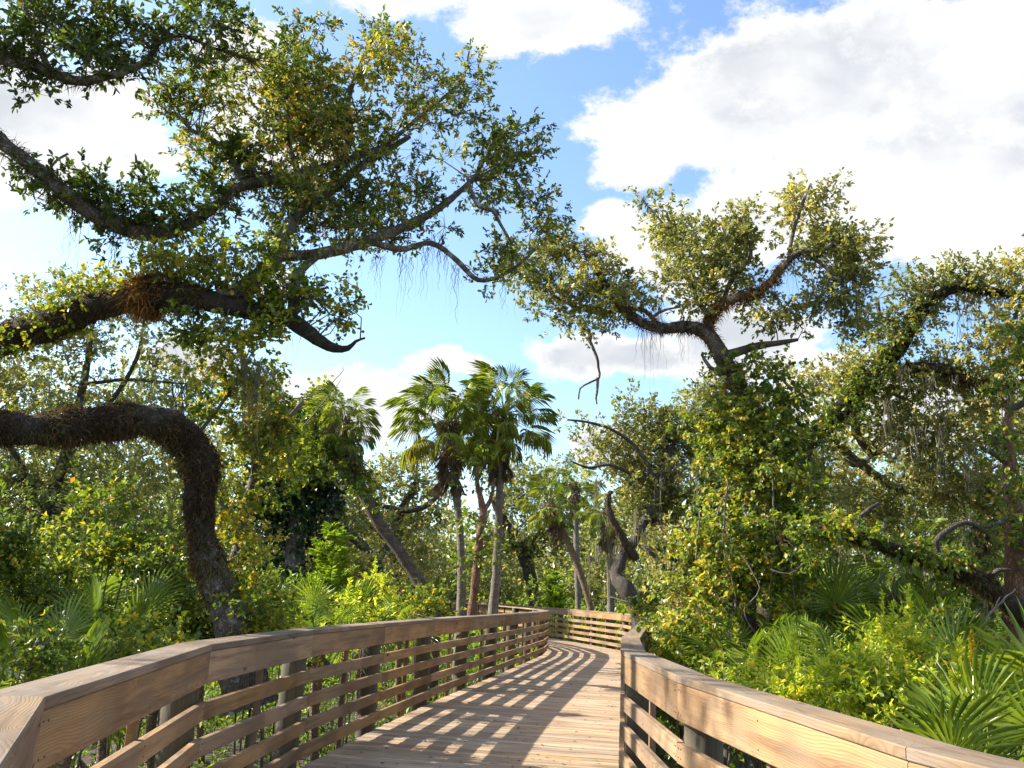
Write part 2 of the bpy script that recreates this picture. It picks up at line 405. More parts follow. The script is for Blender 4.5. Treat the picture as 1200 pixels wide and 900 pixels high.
B_DARK = bark('dark_oak_bark', [(.035, .028, .022), (.08, .065, .05), (.15, .13, .105)], 9)
B_TWIG = bark('twig_bark', [(.09, .075, .06), (.16, .135, .11), (.26, .23, .19)], 20, .3)
OAK = leaf('live_oak_leaves', [(0, (0.050, 0.081, 0.023)), (.35, (0.098, 0.148, 0.032)), (.62, (0.190, 0.249, 0.044)), (.82, (0.353, 0.365, 0.060)), (.94, (0.650, 0.450, 0.081)), (1, (0.434, 0.177, 0.060))], .34, .44)
OAKG = leaf('grey_green_oak_leaves', [(0, (0.108, 0.138, 0.050)), (.4, (0.232, 0.264, 0.092)), (.75, (0.404, 0.411, 0.136)), (.93, (0.653, 0.528, 0.182)), (1, (0.653, 0.317, 0.112))], .36, .40)
VINE = leaf('vine_leaves', [(0, (0.050, 0.087, 0.018)), (.35, (0.110, 0.175, 0.027)), (.65, (0.219, 0.293, 0.035)), (.86, (0.400, 0.412, 0.048)), (.95, (0.541, 0.412, 0.048)), (1, (0.438, 0.199, 0.055))], .38, .50)
BRIGHT = leaf('bright_shrub_leaves', [(0, (0.106, 0.183, 0.023)), (.4, (0.240, 0.347, 0.030)), (.75, (0.476, 0.552, 0.045)), (.95, (0.796, 0.734, 0.074)), (1, (1.007, 0.675, 0.074))], .42, .50)
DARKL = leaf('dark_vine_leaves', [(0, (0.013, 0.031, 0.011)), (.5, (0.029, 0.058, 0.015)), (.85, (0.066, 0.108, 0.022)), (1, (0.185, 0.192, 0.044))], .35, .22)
FERNY = leaf('feathery_foliage', [(0, (0.155, 0.276, 0.025)), (.5, (0.294, 0.455, 0.037)), (1, (0.511, 0.607, 0.073))], .5, .45)
FROND = leaf('palm_frond', [(0, (0.110, 0.169, 0.025)), (.5, (0.208, 0.297, 0.041)), (.85, (0.389, 0.437, 0.065)), (1, (0.656, 0.535, 0.114))], .34, .30, .6)
FRONDY = leaf('yellowing_palm_frond', [(0, (.14, .16, .03)), (.5, (.26, .25, .04)), (1, (.42, .32, .07))], .4, .35)
FRONDD = leaf('dead_palm_frond', [(0, (.10, .075, .05)), (.5, (.19, .15, .105)), (1, (.30, .25, .19))], .8, .2, .2, (1, .9, .7))
PALMETTO = leaf('palmetto_frond', [(0, (0.073, 0.127, 0.020)), (.5, (0.154, 0.236, 0.027)), (.85, (0.307, 0.370, 0.042)), (1, (0.615, 0.532, 0.097))], .33, .36, .6)
FUZZ = leaf('brown_fern_fringe', [(0, (.03, .023, .014)), (.45, (.10, .062, .032)), (.7, (.20, .125, .062)), (.8, (.10, .12, .035)), (1, (.13, .19, .04))], .8, .3, .2, (1.1, .9, .5))
MOSS = leaf('spanish_moss', [(0, (.10, .098, .07)), (.6, (.18, .175, .125)), (1, (.28, .24, .16))], .9, .35, .1, (1, .95, .8))
ORANGE = leaf('rusty_fern_fringe', [(0, (.16, .08, .03)), (.5, (.32, .17, .055)), (1, (.48, .29, .10))], .8, .35, .2, (1.1, .8, .4))
YFLOWER = leaf('yellow_flower', [(0, (.45, .36, .02)), (1, (.75, .62, .04))], .6, .35, .2)

# ------------------------------------------------------------------ geometry generators
def catmull(P, step=.12):
    P = np.asarray(P, float)
    Q = np.vstack([2*P[0]-P[1], P, 2*P[-1]-P[-2]]); out = []
    for i in range(1, len(Q)-2):
        a, b, c, d = Q[i-1], Q[i], Q[i+1], Q[i+2]
        n = max(2, int(np.linalg.norm((c-b)[:3])/step))
        t = np.linspace(0, 1, n, endpoint=False)[:, None]
        out.append(.5*((2*b) + (-a+c)*t + (2*a-5*b+4*c-d)*t**2 + (-a+3*b-3*c+d)*t**3))
    out.append(Q[-2][None]); return np.vstack(out)
def tube(C, R, sides=10, rough=0.0, rg=rng, cap=True):
    """C (n,3) centre line, R (n,) radii"""
    C = np.asarray(C, float); R = np.asarray(R, float); n = len(C)
    T = norm(np.gradient(C, axis=0)); ref = np.array([.13, .31, .94]); 
    if abs(T[:, 2]).mean() > .75: ref = np.array([.9, .3, .1])
    A = norm(np.cross(T, ref)); B = np.cross(T, A)
    th = np.arange(sides)*2*np.pi/sides
    rr = np.repeat(R[:, None], sides, 1)
    if rough:
        g = rg.normal(0, 1, (n, sides)); g = (g + np.roll(g, 1, 1) + np.roll(g, 1, 0)*1.5)/2
        lob = np.sin(th[None]*2 + np.linspace(0, 5, n)[:, None]*1.3)*.6 + np.sin(th[None]*3 + np.linspace(0, 9, n)[:, None])*.5
        rr = rr*(1 + rough*(g*.55+lob*.6))
    V = C[:, None] + rr[..., None]*(np.cos(th)[None, :, None]*A[:, None] + np.sin(th)[None, :, None]*B[:, None])
    i = np.arange(n-1)[:, None]*sides; j = np.arange(sides)[None]; j2 = (j+1) % sides
    F = np.stack([i+j, i+j2, i+sides+j2, i+sides+j], -1).reshape(-1, 4)
    V = V.reshape(-1, 3)
    if cap:
        V = np.vstack([V, C[:1], C[-1:]]); o = n*sides
        f2 = [[o, (k+1) % sides, k, k] for k in range(sides)]
        V = V
        e = (n-1)*sides
        F = np.vstack([F, [[e+k, e+(k+1) % sides, e+(k+2) % sides, e+(k+3) % sides] for k in range(0, sides-3, 2)]])
        V = V[:-2]
    return V, F
def limb_px(pts, step=.1):
    """(px, py, distance, diameter in pixels) -> centre line and radii"""
    P = []
    for px, py, Y, dpx in pts: P.append([*at(px, py, Y), dpx*Y/FPX/2])
    Q = catmull(P, step); return Q[:, :3], np.maximum(Q[:, 3], .004)
def leaves(pos, d, L, Wd, rg, flat=.5, fold=.12):
    """kite shaped folded leaves"""
    n = len(pos); L = np.broadcast_to(np.asarray(L, float), (n,))[:, None]; Wd = np.broadcast_to(np.asarray(Wd, float), (n,))[:, None]
    up = norm(np.array([0, 0, 1.0]) + rg.normal(0, flat, (n, 3)))
    side = norm(np.cross(d, up)); nr = np.cross(side, d)
    V = np.stack([pos, pos + d*L*.55 + side*Wd*.5 + nr*L*fold, pos + d*L - nr*L*fold*.6, pos + d*L*.55 - side*Wd*.5 + nr*L*fold], 1).reshape(-1, 3)
    b = np.arange(n)[:, None]*4
    F = np.concatenate([b + np.array([[0, 1, 2]]), b + np.array([[0, 2, 3]])], 1).reshape(-1, 3)
    return V, F
def oval(pos, d, L, Wd, rg, flat=.5, fold=.10):
    """rounded folded leaves of four triangles"""
    n = len(pos); L = np.broadcast_to(np.asarray(L, float), (n,))[:, None]; Wd = np.broadcast_to(np.asarray(Wd, float), (n,))[:, None]
    up = norm(np.array([0, 0, 1.0]) + rg.normal(0, flat, (n, 3)))
    side = norm(np.cross(d, up)); nr = np.cross(side, d); cu = nr*L*rg.uniform(-.05, .16, (n, 1))
    V = np.stack([pos, pos+d*L*.35+side*Wd*.42+nr*L*fold, pos+d*L*.74+side*Wd*.46+nr*L*fold*.8-cu, pos+d*L-cu*2,
                  pos+d*L*.74-side*Wd*.46+nr*L*fold*.8-cu, pos+d*L*.35-side*Wd*.42+nr*L*fold], 1).reshape(-1, 3)
    b = np.arange(n)[:, None]*6
    F = np.concatenate([b+np.array([[0, 1, 2]]), b+np.array([[0, 2, 3]]), b+np.array([[0, 3, 4]]), b+np.array([[0, 4, 5]])], 1).reshape(-1, 3)
    return V, F
def ball(n, rg, p=.5):
    v = norm(rg.normal(0, 1, (n, 3))); return v*rg.random((n, 1))**p
def thin(P, Q, r, sides=3):
    """many tapering twigs at once: P, Q (n,3)"""
    n = len(P); T = norm(Q-P); A = norm(np.cross(T, np.array([.3, .2, .93]))); B = np.cross(T, A)
    mid_ = (P+Q)/2 + (A*rng.normal(0, .09, (n, 1)) + B*rng.normal(0, .09, (n, 1)))*np.linalg.norm(Q-P, axis=1, keepdims=True)
    V = []
    r = np.broadcast_to(np.asarray(r, float), (n,))[:, None]
    for c, k in ((P, 1.0), (mid_, .7), (Q, .3)):
        for s in range(3):
            a = s*2.0944; V.append(c + r*k*(math.cos(a)*A + math.sin(a)*B))
    V = np.stack(V, 1).reshape(-1, 3); b = np.arange(n)[:, None, None]*9
    f = np.array([[l*3+s, l*3+(s+1) % 3, l*3+3+(s+1) % 3, l*3+3+s] for l in range(2) for s in range(3)])[None]
    return V, (b+f).reshape(-1, 4)
def foliage(blobs, rg, leaf_len=.06, leaf_w=.5, sprigs=16, per=9, crad=.34, dens=1.0, tint=(.35, .22), gap=.0, droop=0.0, skel=None, twig=.010, shell=.5, rnd=True):
    """blobs: (px, py, rx, ry, Y[, tint shift]) ellipsoids of leaf clusters. Returns leaf mesh arrays and twig arrays"""
    CC, CR, CT = [], [], []
    for b in blobs:
        px, py, rx, ry, Y = b[:5]; ts = b[5] if len(b) > 5 else 0.0
        c = at(px, py, Y); rX, rZ = rx*Y/FPX, ry*Y/FPX; rY = min((rX+rZ)/2, 2.6)
        n = max(1, int(dens*2.2*(rX*rZ + .6*rY*rX*rZ/max(rX, rZ)/max(crad, .1)*.3)/(crad**2)))
        q = ball(n, rg, shell)*np.array([rX, rY, rZ])
        CC.append(c+q); CR.append(np.full(n, crad)*rg.uniform(.6, 1.25, n)); CT.append(np.full(n, ts)+rg.normal(0, .11, n))
    C = np.vstack(CC); CR = np.concatenate(CR); CT = np.concatenate(CT)
    if gap > 0:
        ph = np.sin(C[:, 0]*2.1/crad*.33+1)+np.sin(C[:, 2]*2.7/crad*.33)+np.sin(C[:, 1]*2.3/crad*.33+C[:, 0]*1.1/crad*.33)
        keep = ph > -3+gap*3; C, CR, CT = C[keep], CR[keep], CT[keep]
    C[:, 2] = np.maximum(C[:, 2], GROUND_Z+.1)
    n = len(C)
    so = np.repeat(C, sprigs, 0); sr = np.repeat(CR, sprigs)
    off = ball(n*sprigs, rg, .45)*np.array([1, 1, .75])*sr[:, None]
    sp = so+off; sdir = norm(off + rg.normal(0, .35, off.shape)*sr[:, None] + np.array([0, 0, .12-droop])*sr[:, None])
    slen = leaf_len*rg.uniform(1.2, 3.2, len(sp))
    t = rg.random((len(sp), per)); 
    P = (sp[:, None] + sdir[:, None]*(t*slen[:, None])[..., None] + rg.normal(0, leaf_len*.10, (len(sp), per, 3))).reshape(-1, 3)
    D = norm(np.repeat(sdir, per, 0) + rg.normal(0, .75, (len(P), 3)) + np.array([0, 0, -droop]))
    L = leaf_len*rg.uniform(.6, 1.25, len(P))
    V, F = (oval if rnd else leaves)(P, D, L, L*leaf_w*(1 if rnd else 1.15), rg, .55)
    T = tint[0] + np.repeat(np.repeat(CT, sprigs), per) + np.repeat(rg.normal(0, tint[1]*.5, len(sp)), per) + rg.normal(0, tint[1]*.6, len(P))
    T = np.clip(T, 0, .93)
    odd = rg.random(len(T)) < .008; T[odd] = 1.0
    tw = []
    if skel is not None and len(skel):
        S_ = np.asarray(skel)
        idx = np.array([np.argmin(((S_-c)**2).sum(1)*(1+.15*rg.random(len(S_)))) for c in C])
        tw.append(thin(S_[idx], C, twig))
    sel = rg.random(len(sp)) < .6
    tw.append(thin(so[sel], (sp + sdir*slen[:, None]*.8)[sel], twig*.32))
    return (V, F, np.repeat(T, 6 if rnd else 4)), join(tw)
def fringe(C, R, n, rg, L=.09, w=.007, drop=.8, band=None):
    """thin curled blades clothing a limb: resurrection fern and air plants"""
    i = rg.integers(0, len(C)-1, n) if band is None else rg.choice(len(C)-1, n, p=band)
    f = rg.random((n, 1)); c = C[i]*(1-f)+C[i+1]*f; r = R[i][:, None]
    T = norm(np.gradient(C, axis=0))[i]
    o = rg.normal(0, 1, (n, 3)); o -= (o*T).sum(1, keepdims=True)*T; o = norm(o)
    p = c + o*r*rg.uniform(.88, 1.04, (n, 1))*(1+.16*np.sin(i*.37)+.12*np.sin(i*.91+2))[:, None]
    l = L*rg.uniform(.35, 1.3, (n, 1))
    d1 = norm(o*.55 + T*rg.normal(0, .8, (n, 1)) + rg.normal(0, .35, (n, 3)) + np.array([0, 0, -.25])); d2 = norm(d1 + np.array([0, 0, -1.0])*drop*rg.uniform(.3, 1.5, (n, 1)))
    s = norm(np.cross(d1, rg.normal(0, 1, (n, 3))))*w*rg.uniform(.5, 1.4, (n, 1))
    V = np.stack([p+s, p-s, p+d1*l*.5-s*.8, p+d1*l*.5+s*.8, p+d1*l*.5+d2*l*.6], 1).reshape(-1, 3)
    b = np.arange(n)[:, None]*5
    F = np.concatenate([b+np.array([[0, 1, 2]]), b+np.array([[0, 2, 3]]), b+np.array([[3, 2, 4]])], 1).reshape(-1, 3)
    T_ = np.clip(np.repeat(rg.beta(1.6, 2.2, n) + .18*np.sin(C[i][:, 0]*9), 5), 0, 1)
    return V, F, T_
def strands(starts, lens, rg, w=.012, seg=9, wav=.05, k=5):
    """hanging ragged curly strands (Spanish moss): a tangle that thins out downwards"""
    V, F, T = [], [], []; o = 0
    for s, l in zip(starts, lens):
        for _ in range(k*2):
            p = s + rg.normal(0, .05, 3)*np.array([1, 1, .4]); a = rg.random()*3.14; sd = np.array([math.cos(a), math.sin(a), 0])
            ll = l*rg.beta(1.6, 2.4)*1.2; q = p.copy(); dr = rg.normal(0, .10, 3)*np.array([1, 1, 0])
            pts = []; ph = rg.random()*6; tw = rg.uniform(.010, .03)
            for j in range(seg+1):
                ww = w*.55*rg.uniform(.4, 1.3)*(1-j/seg*.8); c = q + sd*math.sin(ph+j*1.9)*tw
                pts += [c-sd*ww, c+sd*ww]; q = q + np.array([0, 0, -ll/seg]) + dr*ll/seg*.6; dr = dr + rg.normal(0, .05, 3)*np.array([1, 1, 0])
            V.append(np.array(pts)); F.append(np.array([[o+2*j, o+2*j+1, o+2*j+3, o+2*j+2] for j in range(seg)])); o += len(pts)
            T.append(np.full(len(pts), rg.random()))
    return np.vstack(V), np.vstack(F), np.concatenate(T)

LEAFCOUNT = 0
def crown(root, blobs, mat, rg, name='crown', skel=None, twigs=True, **kw):
    global LEAFCOUNT
    (V, F, T), tw = foliage(blobs, rg, skel=skel, **kw)
    LEAFCOUNT += len(F)
    o = part(name, V, F, mat, root, tint=T)
    if twigs: t = part('twigs', tw[0], tw[1], B_TWIG, root, kind='stuff'); t.parent = o
def limbs(root, specs, mat, rg, name='limb', sides=12, rough=.16, step=.1):
    sk = []; out = []
    for sp in specs:
        C, R = limb_px(sp, step); V, F = tube(C, R, sides, rough, rg)
        part(name, V, F, mat, root, smooth=True); sk.append(C[::2]); out.append((C, R))
    return np.vstack(sk), out
def tree_root(px, py, Y, label, group='trees around the boardwalk', name='oak_tree', cat='tree'):
    p = at(px, py, Y); return empty(name, (p[0], p[1], GROUND_Z), label, cat, group)

# ------------------------------------------------------------------ ground
def gz(x, y):
    return GROUND_Z + .10*np.sin(x*.35+1)*np.cos(y*.28) + .05*np.sin(x*1.1+y*.9)
n = 141
u = np.linspace(-1, 1, n); gx = np.sign(u)*(np.abs(u)**2.6)*900; gy = gx + 20
X, Y_ = np.meshgrid(gx, gy, indexing='ij')
Z = gz(X, Y_)*(np.exp(-((X/200)**2+(Y_/200)**2))) + (1-np.exp(-((X/200)**2+(Y_/200)**2)))*GROUND_Z
V = np.stack([X, Y_, Z], -1).reshape(-1, 3)
i, j = np.meshgrid(np.arange(n-1), np.arange(n-1), indexing='ij')
F = np.stack([i*n+j, (i+1)*n+j, (i+1)*n+j+1, i*n+j+1], -1).reshape(-1, 4)
m, N = new_mat('forest_floor')
tc = N.n('ShaderNodeNewGeometry').outputs['Position']
a = N.noise(tc, 1.3, 5, .6); b = N.noise(tc, 22, 5, .7)
c = N.mix(N.smooth(a, .42, .60), (.075, .052, .030), (.05, .07, .02))
c = N.mix(N.smooth(b, .5, .68), c, (.17, .12, .07))
bp = N.n('ShaderNodeBump', i_Strength=1.0, i_Distance=.05, i_Height=b)
finish(N, N.n('ShaderNodeBsdfPrincipled', i_Base_Color=c, i_Roughness=.95, i_Normal=bp.outputs[0]).outputs[0])
part('ground', V, F, m, None, smooth=True, kind='structure')

# ------------------------------------------------------------------ left foreground: arched mossy trunk
rg = np.random.default_rng(11)
r = tree_root(268, 745, 8.7, 'shaggy arched oak trunk bending over to the left behind the left railing')
L1 = [(292, 830, 8.70, 62), (272, 735, 8.70, 42), (256, 690, 8.70, 38), (240, 645, 8.70, 36), (233, 600, 8.70, 38), (236, 560, 8.65, 42), (228, 527, 8.60, 44), (203, 503, 8.50, 45),
      (165, 492, 8.30, 46), (110, 497, 8.10, 44), (50, 502, 7.90, 46), (-10, 501, 7.70, 48), (-90, 496, 7.50, 48), (-190, 470, 7.40, 42), (-300, 430, 7.30, 34), (-400, 370, 7.30, 20)]
C, R = limb_px(L1, .06)
cut = np.argmin(np.abs(C[:, 2]-at(240, 645, 8.7)[2]))
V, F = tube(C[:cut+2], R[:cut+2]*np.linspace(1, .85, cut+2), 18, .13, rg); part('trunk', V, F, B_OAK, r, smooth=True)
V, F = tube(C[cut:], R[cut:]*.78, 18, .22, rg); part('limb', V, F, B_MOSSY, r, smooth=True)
V, F, T = fringe(C[cut-8:], R[cut-8:]*.83, 26000, rg, .075, .0045, 1.0); part('fern_fringe', V, F, FUZZ, r, tint=T, kind='stuff')
ii = rg.integers(cut-4, len(C)-60, 130); st = [C[k]+np.array([rg.normal(0, R[k]*.5), rg.normal(0, R[k]*.6), -R[k]*.6]) for k in ii]
V, F, T = strands(st, rg.uniform(.10, .30, len(st)), rg, .008, 5, .05, 4); part('hanging_fern', V, F, FUZZ, r, tint=T, kind='stuff')
crown(r, [(-420, 330, 120, 80, 7.3), (-260, 350, 90, 60, 7.5)], OAK, rg, skel=C[-30:])

# ------------------------------------------------------------------ left foreground: the big live oak whose limbs reach over the walk
rg = np.random.default_rng(12)
r = empty('oak_tree', (-11.5, 9.5, GROUND_Z), 'huge live oak reaching in from the left, its broad crown over the boardwalk', 'tree', 'trees around the boardwalk')
tb = np.array([[-11.8, 9.6, -1.2, .62], [-11.5, 9.5, .5, .48], [-11.1, 9.4, 2.2, .46], [-10.9, 9.5, 3.6, .42]])
Q = catmull(tb, .12); V, F = tube(Q[:, :3], Q[:, 3], 20, .12, rg); part('trunk', V, F, B_OAK, r, smooth=True)
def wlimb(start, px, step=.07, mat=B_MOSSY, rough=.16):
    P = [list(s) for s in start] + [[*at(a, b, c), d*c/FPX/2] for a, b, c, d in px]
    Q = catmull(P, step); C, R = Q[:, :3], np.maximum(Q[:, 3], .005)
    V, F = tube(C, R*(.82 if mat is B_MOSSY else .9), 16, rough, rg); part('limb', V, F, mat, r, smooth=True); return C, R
A0 = [(-10.9, 9.5, 3.2, .30), (-9.0, 9.3, 2.9, .24)]
mC, mR = wlimb(A0, [(-160, 430, 9.4, 46), (-60, 418, 9.3, 46), (0, 400, 9.2, 46), (60, 378, 9.1, 44), (125, 356, 9.0, 40), (185, 345, 8.9, 46), (225, 349, 8.9, 40), (262, 356, 8.9, 32),
                    (305, 365, 9.0, 28), (342, 374, 9.0, 25), (370, 397, 9.0, 20), (392, 408, 9.0, 15), (408, 408, 9.0, 9), (417, 400, 9.0, 5), (428, 396, 9.0, 3)])
uC, uR = wlimb([(-10.9, 9.5, 3.5, .26), (-8.6, 9.2, 5.2, .2)], [(-120, 80, 9.0, 26), (-40, 130, 9.0, 19), (0, 166, 9.0, 18), (45, 200, 9.0, 18), (75, 225, 9.0, 20), (110, 250, 9.1, 24), (150, 268, 9.2, 24),
                     (190, 273, 9.3, 20), (230, 258, 9.4, 15), (262, 232, 9.5, 14), (285, 217, 9.6, 15), (315, 211, 9.7, 15), (350, 205, 9.8, 12), (400, 190, 10.0, 10), (450, 172, 10.2, 8)], mat=B_OAK)
tC, tR = wlimb([(-10.9, 9.5, 3.6, .2), (-9.5, 8.8, 6.2, .17)], [(-150, -20, 8.6, 24), (-60, 40, 8.6, 22), (0, 66, 8.6, 20), (40, 78, 8.6, 16), (90, 94, 8.6, 14), (135, 87, 8.6, 11), (170, 72, 8.7, 10), (188, 48, 8.8, 8),
                     (215, 42, 8.9, 6), (250, 56, 9.0, 5), (300, 72, 9.2, 4)], mat=B_OAK)
subs = [[(255, 352, 8.9, 24), (290, 335, 9.1, 22), (325, 300, 9.4, 20), (345, 255, 9.7, 16), (385, 225, 10.0, 13), (430, 190, 10.2, 10), (480, 160, 10.4, 6)],
        [(325, 300, 9.4, 16), (375, 297, 9.5, 15), (430, 283, 9.7, 14), (480, 263, 9.9, 12), (520, 240, 10.1, 9), (560, 205, 10.3, 6)],
        [(430, 283, 9.7, 9), (470, 292, 9.8, 8), (505, 285, 10, 7), (535, 305, 10.1, 7), (560, 328, 10.2, 6), (590, 322, 10.3, 5), (620, 300, 10.4, 4)],
        [(385, 225, 10.0, 9), (410, 165, 10.1, 8), (408, 120, 10.2, 7), (420, 80, 10.3, 5), (440, 40, 10.4, 3)],
        [(548, 208, 10.0, 4), (553, 226, 9.9, 5), (562, 242, 9.9, 6), (578, 247, 9.9, 5), (586, 262, 10, 4), (600, 285, 10, 3)],
        [(285, 217, 9.6, 10), (270, 180, 9.7, 8), (240, 160, 9.8, 6), (215, 150, 9.9, 4)],
        [(350, 205, 9.8, 9), (335, 150, 10, 8), (350, 100, 10.2, 6), (345, 60, 10.3, 4)],
        [(375, 297, 9.5, 9), (350, 320, 9.3, 12), (345, 350, 9.1, 13), (342, 374, 9.0, 13)],
        [(450, 172, 10.2, 6), (500, 130, 10.4, 5), (540, 95, 10.6, 4), (550, 60, 10.6, 2)],
        [(75, 225, 9.0, 7), (60, 195, 8.9, 4), (80, 180, 8.9, 3)],
        [(60, 88, 8.6, 9), (40, 40, 8.5, 8), (30, 0, 8.4, 6), (60, -40, 8.4, 4)],
        [(205, 330, 8.9, 16), (200, 318, 8.9, 8), (203, 312, 8.9, 3)]]
sk, _ = limbs(r, subs, B_OAK, rg, sides=8, rough=.12, step=.08)
skel = np.vstack([mC[::2], uC[::2], tC[::2], sk])
CB = [(300, 130, 120, 85, 9.8, .02), (420, 120, 105, 85, 10.2, .06), (500, 170, 110, 80, 10.3, -.05), (560, 210, 80, 60, 10.3, -.10), (400, 220, 130, 65, 10.0, -.04), (480, 250, 90, 50, 10.0, -.08),
      (345, 175, 110, 80, 9.9, .12), (240, 175, 60, 45, 9.8, .06), (205, 120, 55, 30, 9.5, .0), (470, 60, 55, 45, 10.4, .05), (435, 30, 25, 20, 10.5, .0), (370, 60, 70, 35, 10.2, .0), (545, 90, 22, 45, 10.5, .0),
      (310, 30, 28, 18, 10.0, .05), (590, 160, 40, 50, 10.4, -.1), (612, 205, 34, 40, 10.5, -.15), (630, 265, 30, 40, 10.5, -.15), (600, 300, 35, 30, 10.4, -.12), (560, 300, 40, 28, 10.1, -.1),
      (340, 255, 60, 45, 9.6, -.1), (330, 305, 55, 35, 9.3, -.15), (400, 280, 60, 28, 9.7, -.08), (255, 130, 60, 45, 9.8, .1), (300, 95, 45, 30, 10.0, .1)]
crown(r, CB, OAK, rg, skel=skel, leaf_len=.060, leaf_w=.44, sprigs=20, per=10, crad=.25, dens=.62, tint=(.54, .28), gap=.42)
CT = [(60, 30, 85, 45, 8.6), (140, 40, 70, 38, 8.7), (210, 40, 55, 30, 8.8), (255, 20, 50, 22, 9.0), (120, 75, 70, 25, 8.6), (20, 70, 45, 30, 8.6), (30, 100, 25, 12, 8.6), (225, 70, 45, 15, 8.9), (-80, 0, 90, 60, 8.6), (290, 60, 45, 25, 9.2)]
crown(r, CT, OAK, rg, name='upper_crown', skel=skel, leaf_len=.078, leaf_w=.42, sprigs=15, per=9, crad=.23, dens=.85, tint=(.26, .18), gap=.28)
CU = [(95, 215, 45, 20, 9.0), (130, 235, 50, 26, 9.1), (160, 262, 60, 20, 9.2), (215, 255, 55, 28, 9.4), (40, 205, 28, 14, 9.0), (240, 225, 40, 22, 9.5), (60, 240, 25, 12, 9.0), (290, 195, 40, 25, 9.7, .15), (175, 215, 22, 16, 9.3), (135, 280, 30, 12, 9.2)]
crown(r, CU, OAK, rg, name='side_crown', skel=uC[::2], leaf_len=.078, leaf_w=.42, sprigs=13, per=9, crad=.19, dens=.75, tint=(.24, .18), gap=.2)
crown(r, [(-430, -40, 150, 100, 6.4), (-330, -120, 120, 80, 7.0), (-520, 60, 110, 80, 5.6)], OAK, rg, name='outer_crown', skel=tC[:20], leaf_len=.075, leaf_w=.44, sprigs=10, per=8, crad=.24, dens=.28, tint=(.4, .25), gap=.3, rnd=False)
# vines and ferns that clothe the middle limb
CV = [(100, 345, 60, 14, 9.0, .05), (60, 372, 50, 14, 9.0, .0), (150, 335, 60, 20, 8.9, .1), (240, 305, 60, 26, 9, .05), (300, 300, 40, 26, 9.1, .0), (340, 350, 40, 34, 8.9, -.05), (290, 380, 50, 24, 8.8, -.05), (200, 320, 90, 22, 8.9, .1), (270, 320, 60, 30, 8.9, .1), (330, 340, 60, 30, 9.0, -.05), (320, 380, 30, 22, 8.9, .0), (30, 400, 40, 16, 9.1, .1), (210, 375, 28, 22, 8.8, -.2), (400, 340, 18, 30, 9.1, .1), (380, 372, 30, 14, 9, .0)]
crown(r, CV, VINE, rg, name='vine_leaves', skel=mC[::2], leaf_len=.052, leaf_w=.72, sprigs=10, per=7, crad=.16, dens=.72, tint=(.60, .3), gap=.3)
V, F, T = fringe(mC[:-24], mR[:-24]*.84, 16000, rg, .075, .0045, .9); part('fern_fringe', V, F, FUZZ, r, tint=T, kind='stuff')
V, F, T = fringe(uC, uR*1.2, 5000, rg, .12, .004, .8); part('fern_fringe', V, F, FUZZ, r, tint=T*.7, kind='stuff')
V, F, T = fringe(tC, tR*1.2, 4000, rg, .12, .004, .8); part('fern_fringe', V, F, FUZZ, r, tint=T*.7, kind='stuff')
st = [at(*q) for q in [(170, 342, 8.8), (165, 338, 8.8), (178, 345, 8.7), (230, 352, 8.7)]]
V, F, T = fringe(mC, mR*.9, 1600, rg, .13, .006, 1.3, band=(lambda w: w/w.sum())(np.exp(-((mC[:-1, 0]-at(168, 340, 8.9)[0])/.14)**2))); part('rusty_fern', V, F, ORANGE, r, tint=T, kind='stuff')
st = [at(*q) for q in [(475, 300, 9.8), (500, 290, 10), (520, 290, 10), (350, 330, 9), (345, 330, 9), (360, 345, 9), (310, 370, 9), (420, 270, 9.8), (445, 300, 9.8), (135, 285, 9.2), (90, 255, 9.1), (510, 275, 10), (590, 315, 10.3), (535, 310, 10.1)]]
V, F, T = strands(st, rg.uniform(.35, .9, len(st)), rg, .008, 8, .07, 8); part('hanging_moss', V, F, MOSS, r, tint=T, kind='stuff')
def moss_part(r, pts, rg, l0=.5, l1=1.3, w=.012, k=7, name='hanging_moss', mat=None, seg=6):
    st = [at(*q) for q in pts]
    V, F, T = strands(st, rg.uniform(l0, l1, len(st)), rg, w, seg, .07*l1, k); part(name, V, F, mat or MOSS, r, tint=T, kind='stuff')
def fern(r, CR, n, rg, L=.08, w=.005, mat=None, tm=1.0):
    for C, R in CR:
        V, F, T = fringe(C, R, n, rg, L, w, .9); part('fern_fringe', V, F, mat or FUZZ, r, tint=T*tm, kind='stuff')
def dangling(r, rg, specs, w=.008, mat=None):
    """bare vines and dead twigs: pixel polylines"""
    for sp in specs:
        P = np.array([[*at(a, b, c), .5] for a, b, c in sp]); Q = catmull(P, .08)[:, :3]; Q = Q + rg.normal(0, .006, Q.shape)
        V, F = tube(Q, np.linspace(w, w*.4, len(Q)), 5, 0, rg); part('vine_stem', V, F, mat or B_TWIG, r, smooth=True)

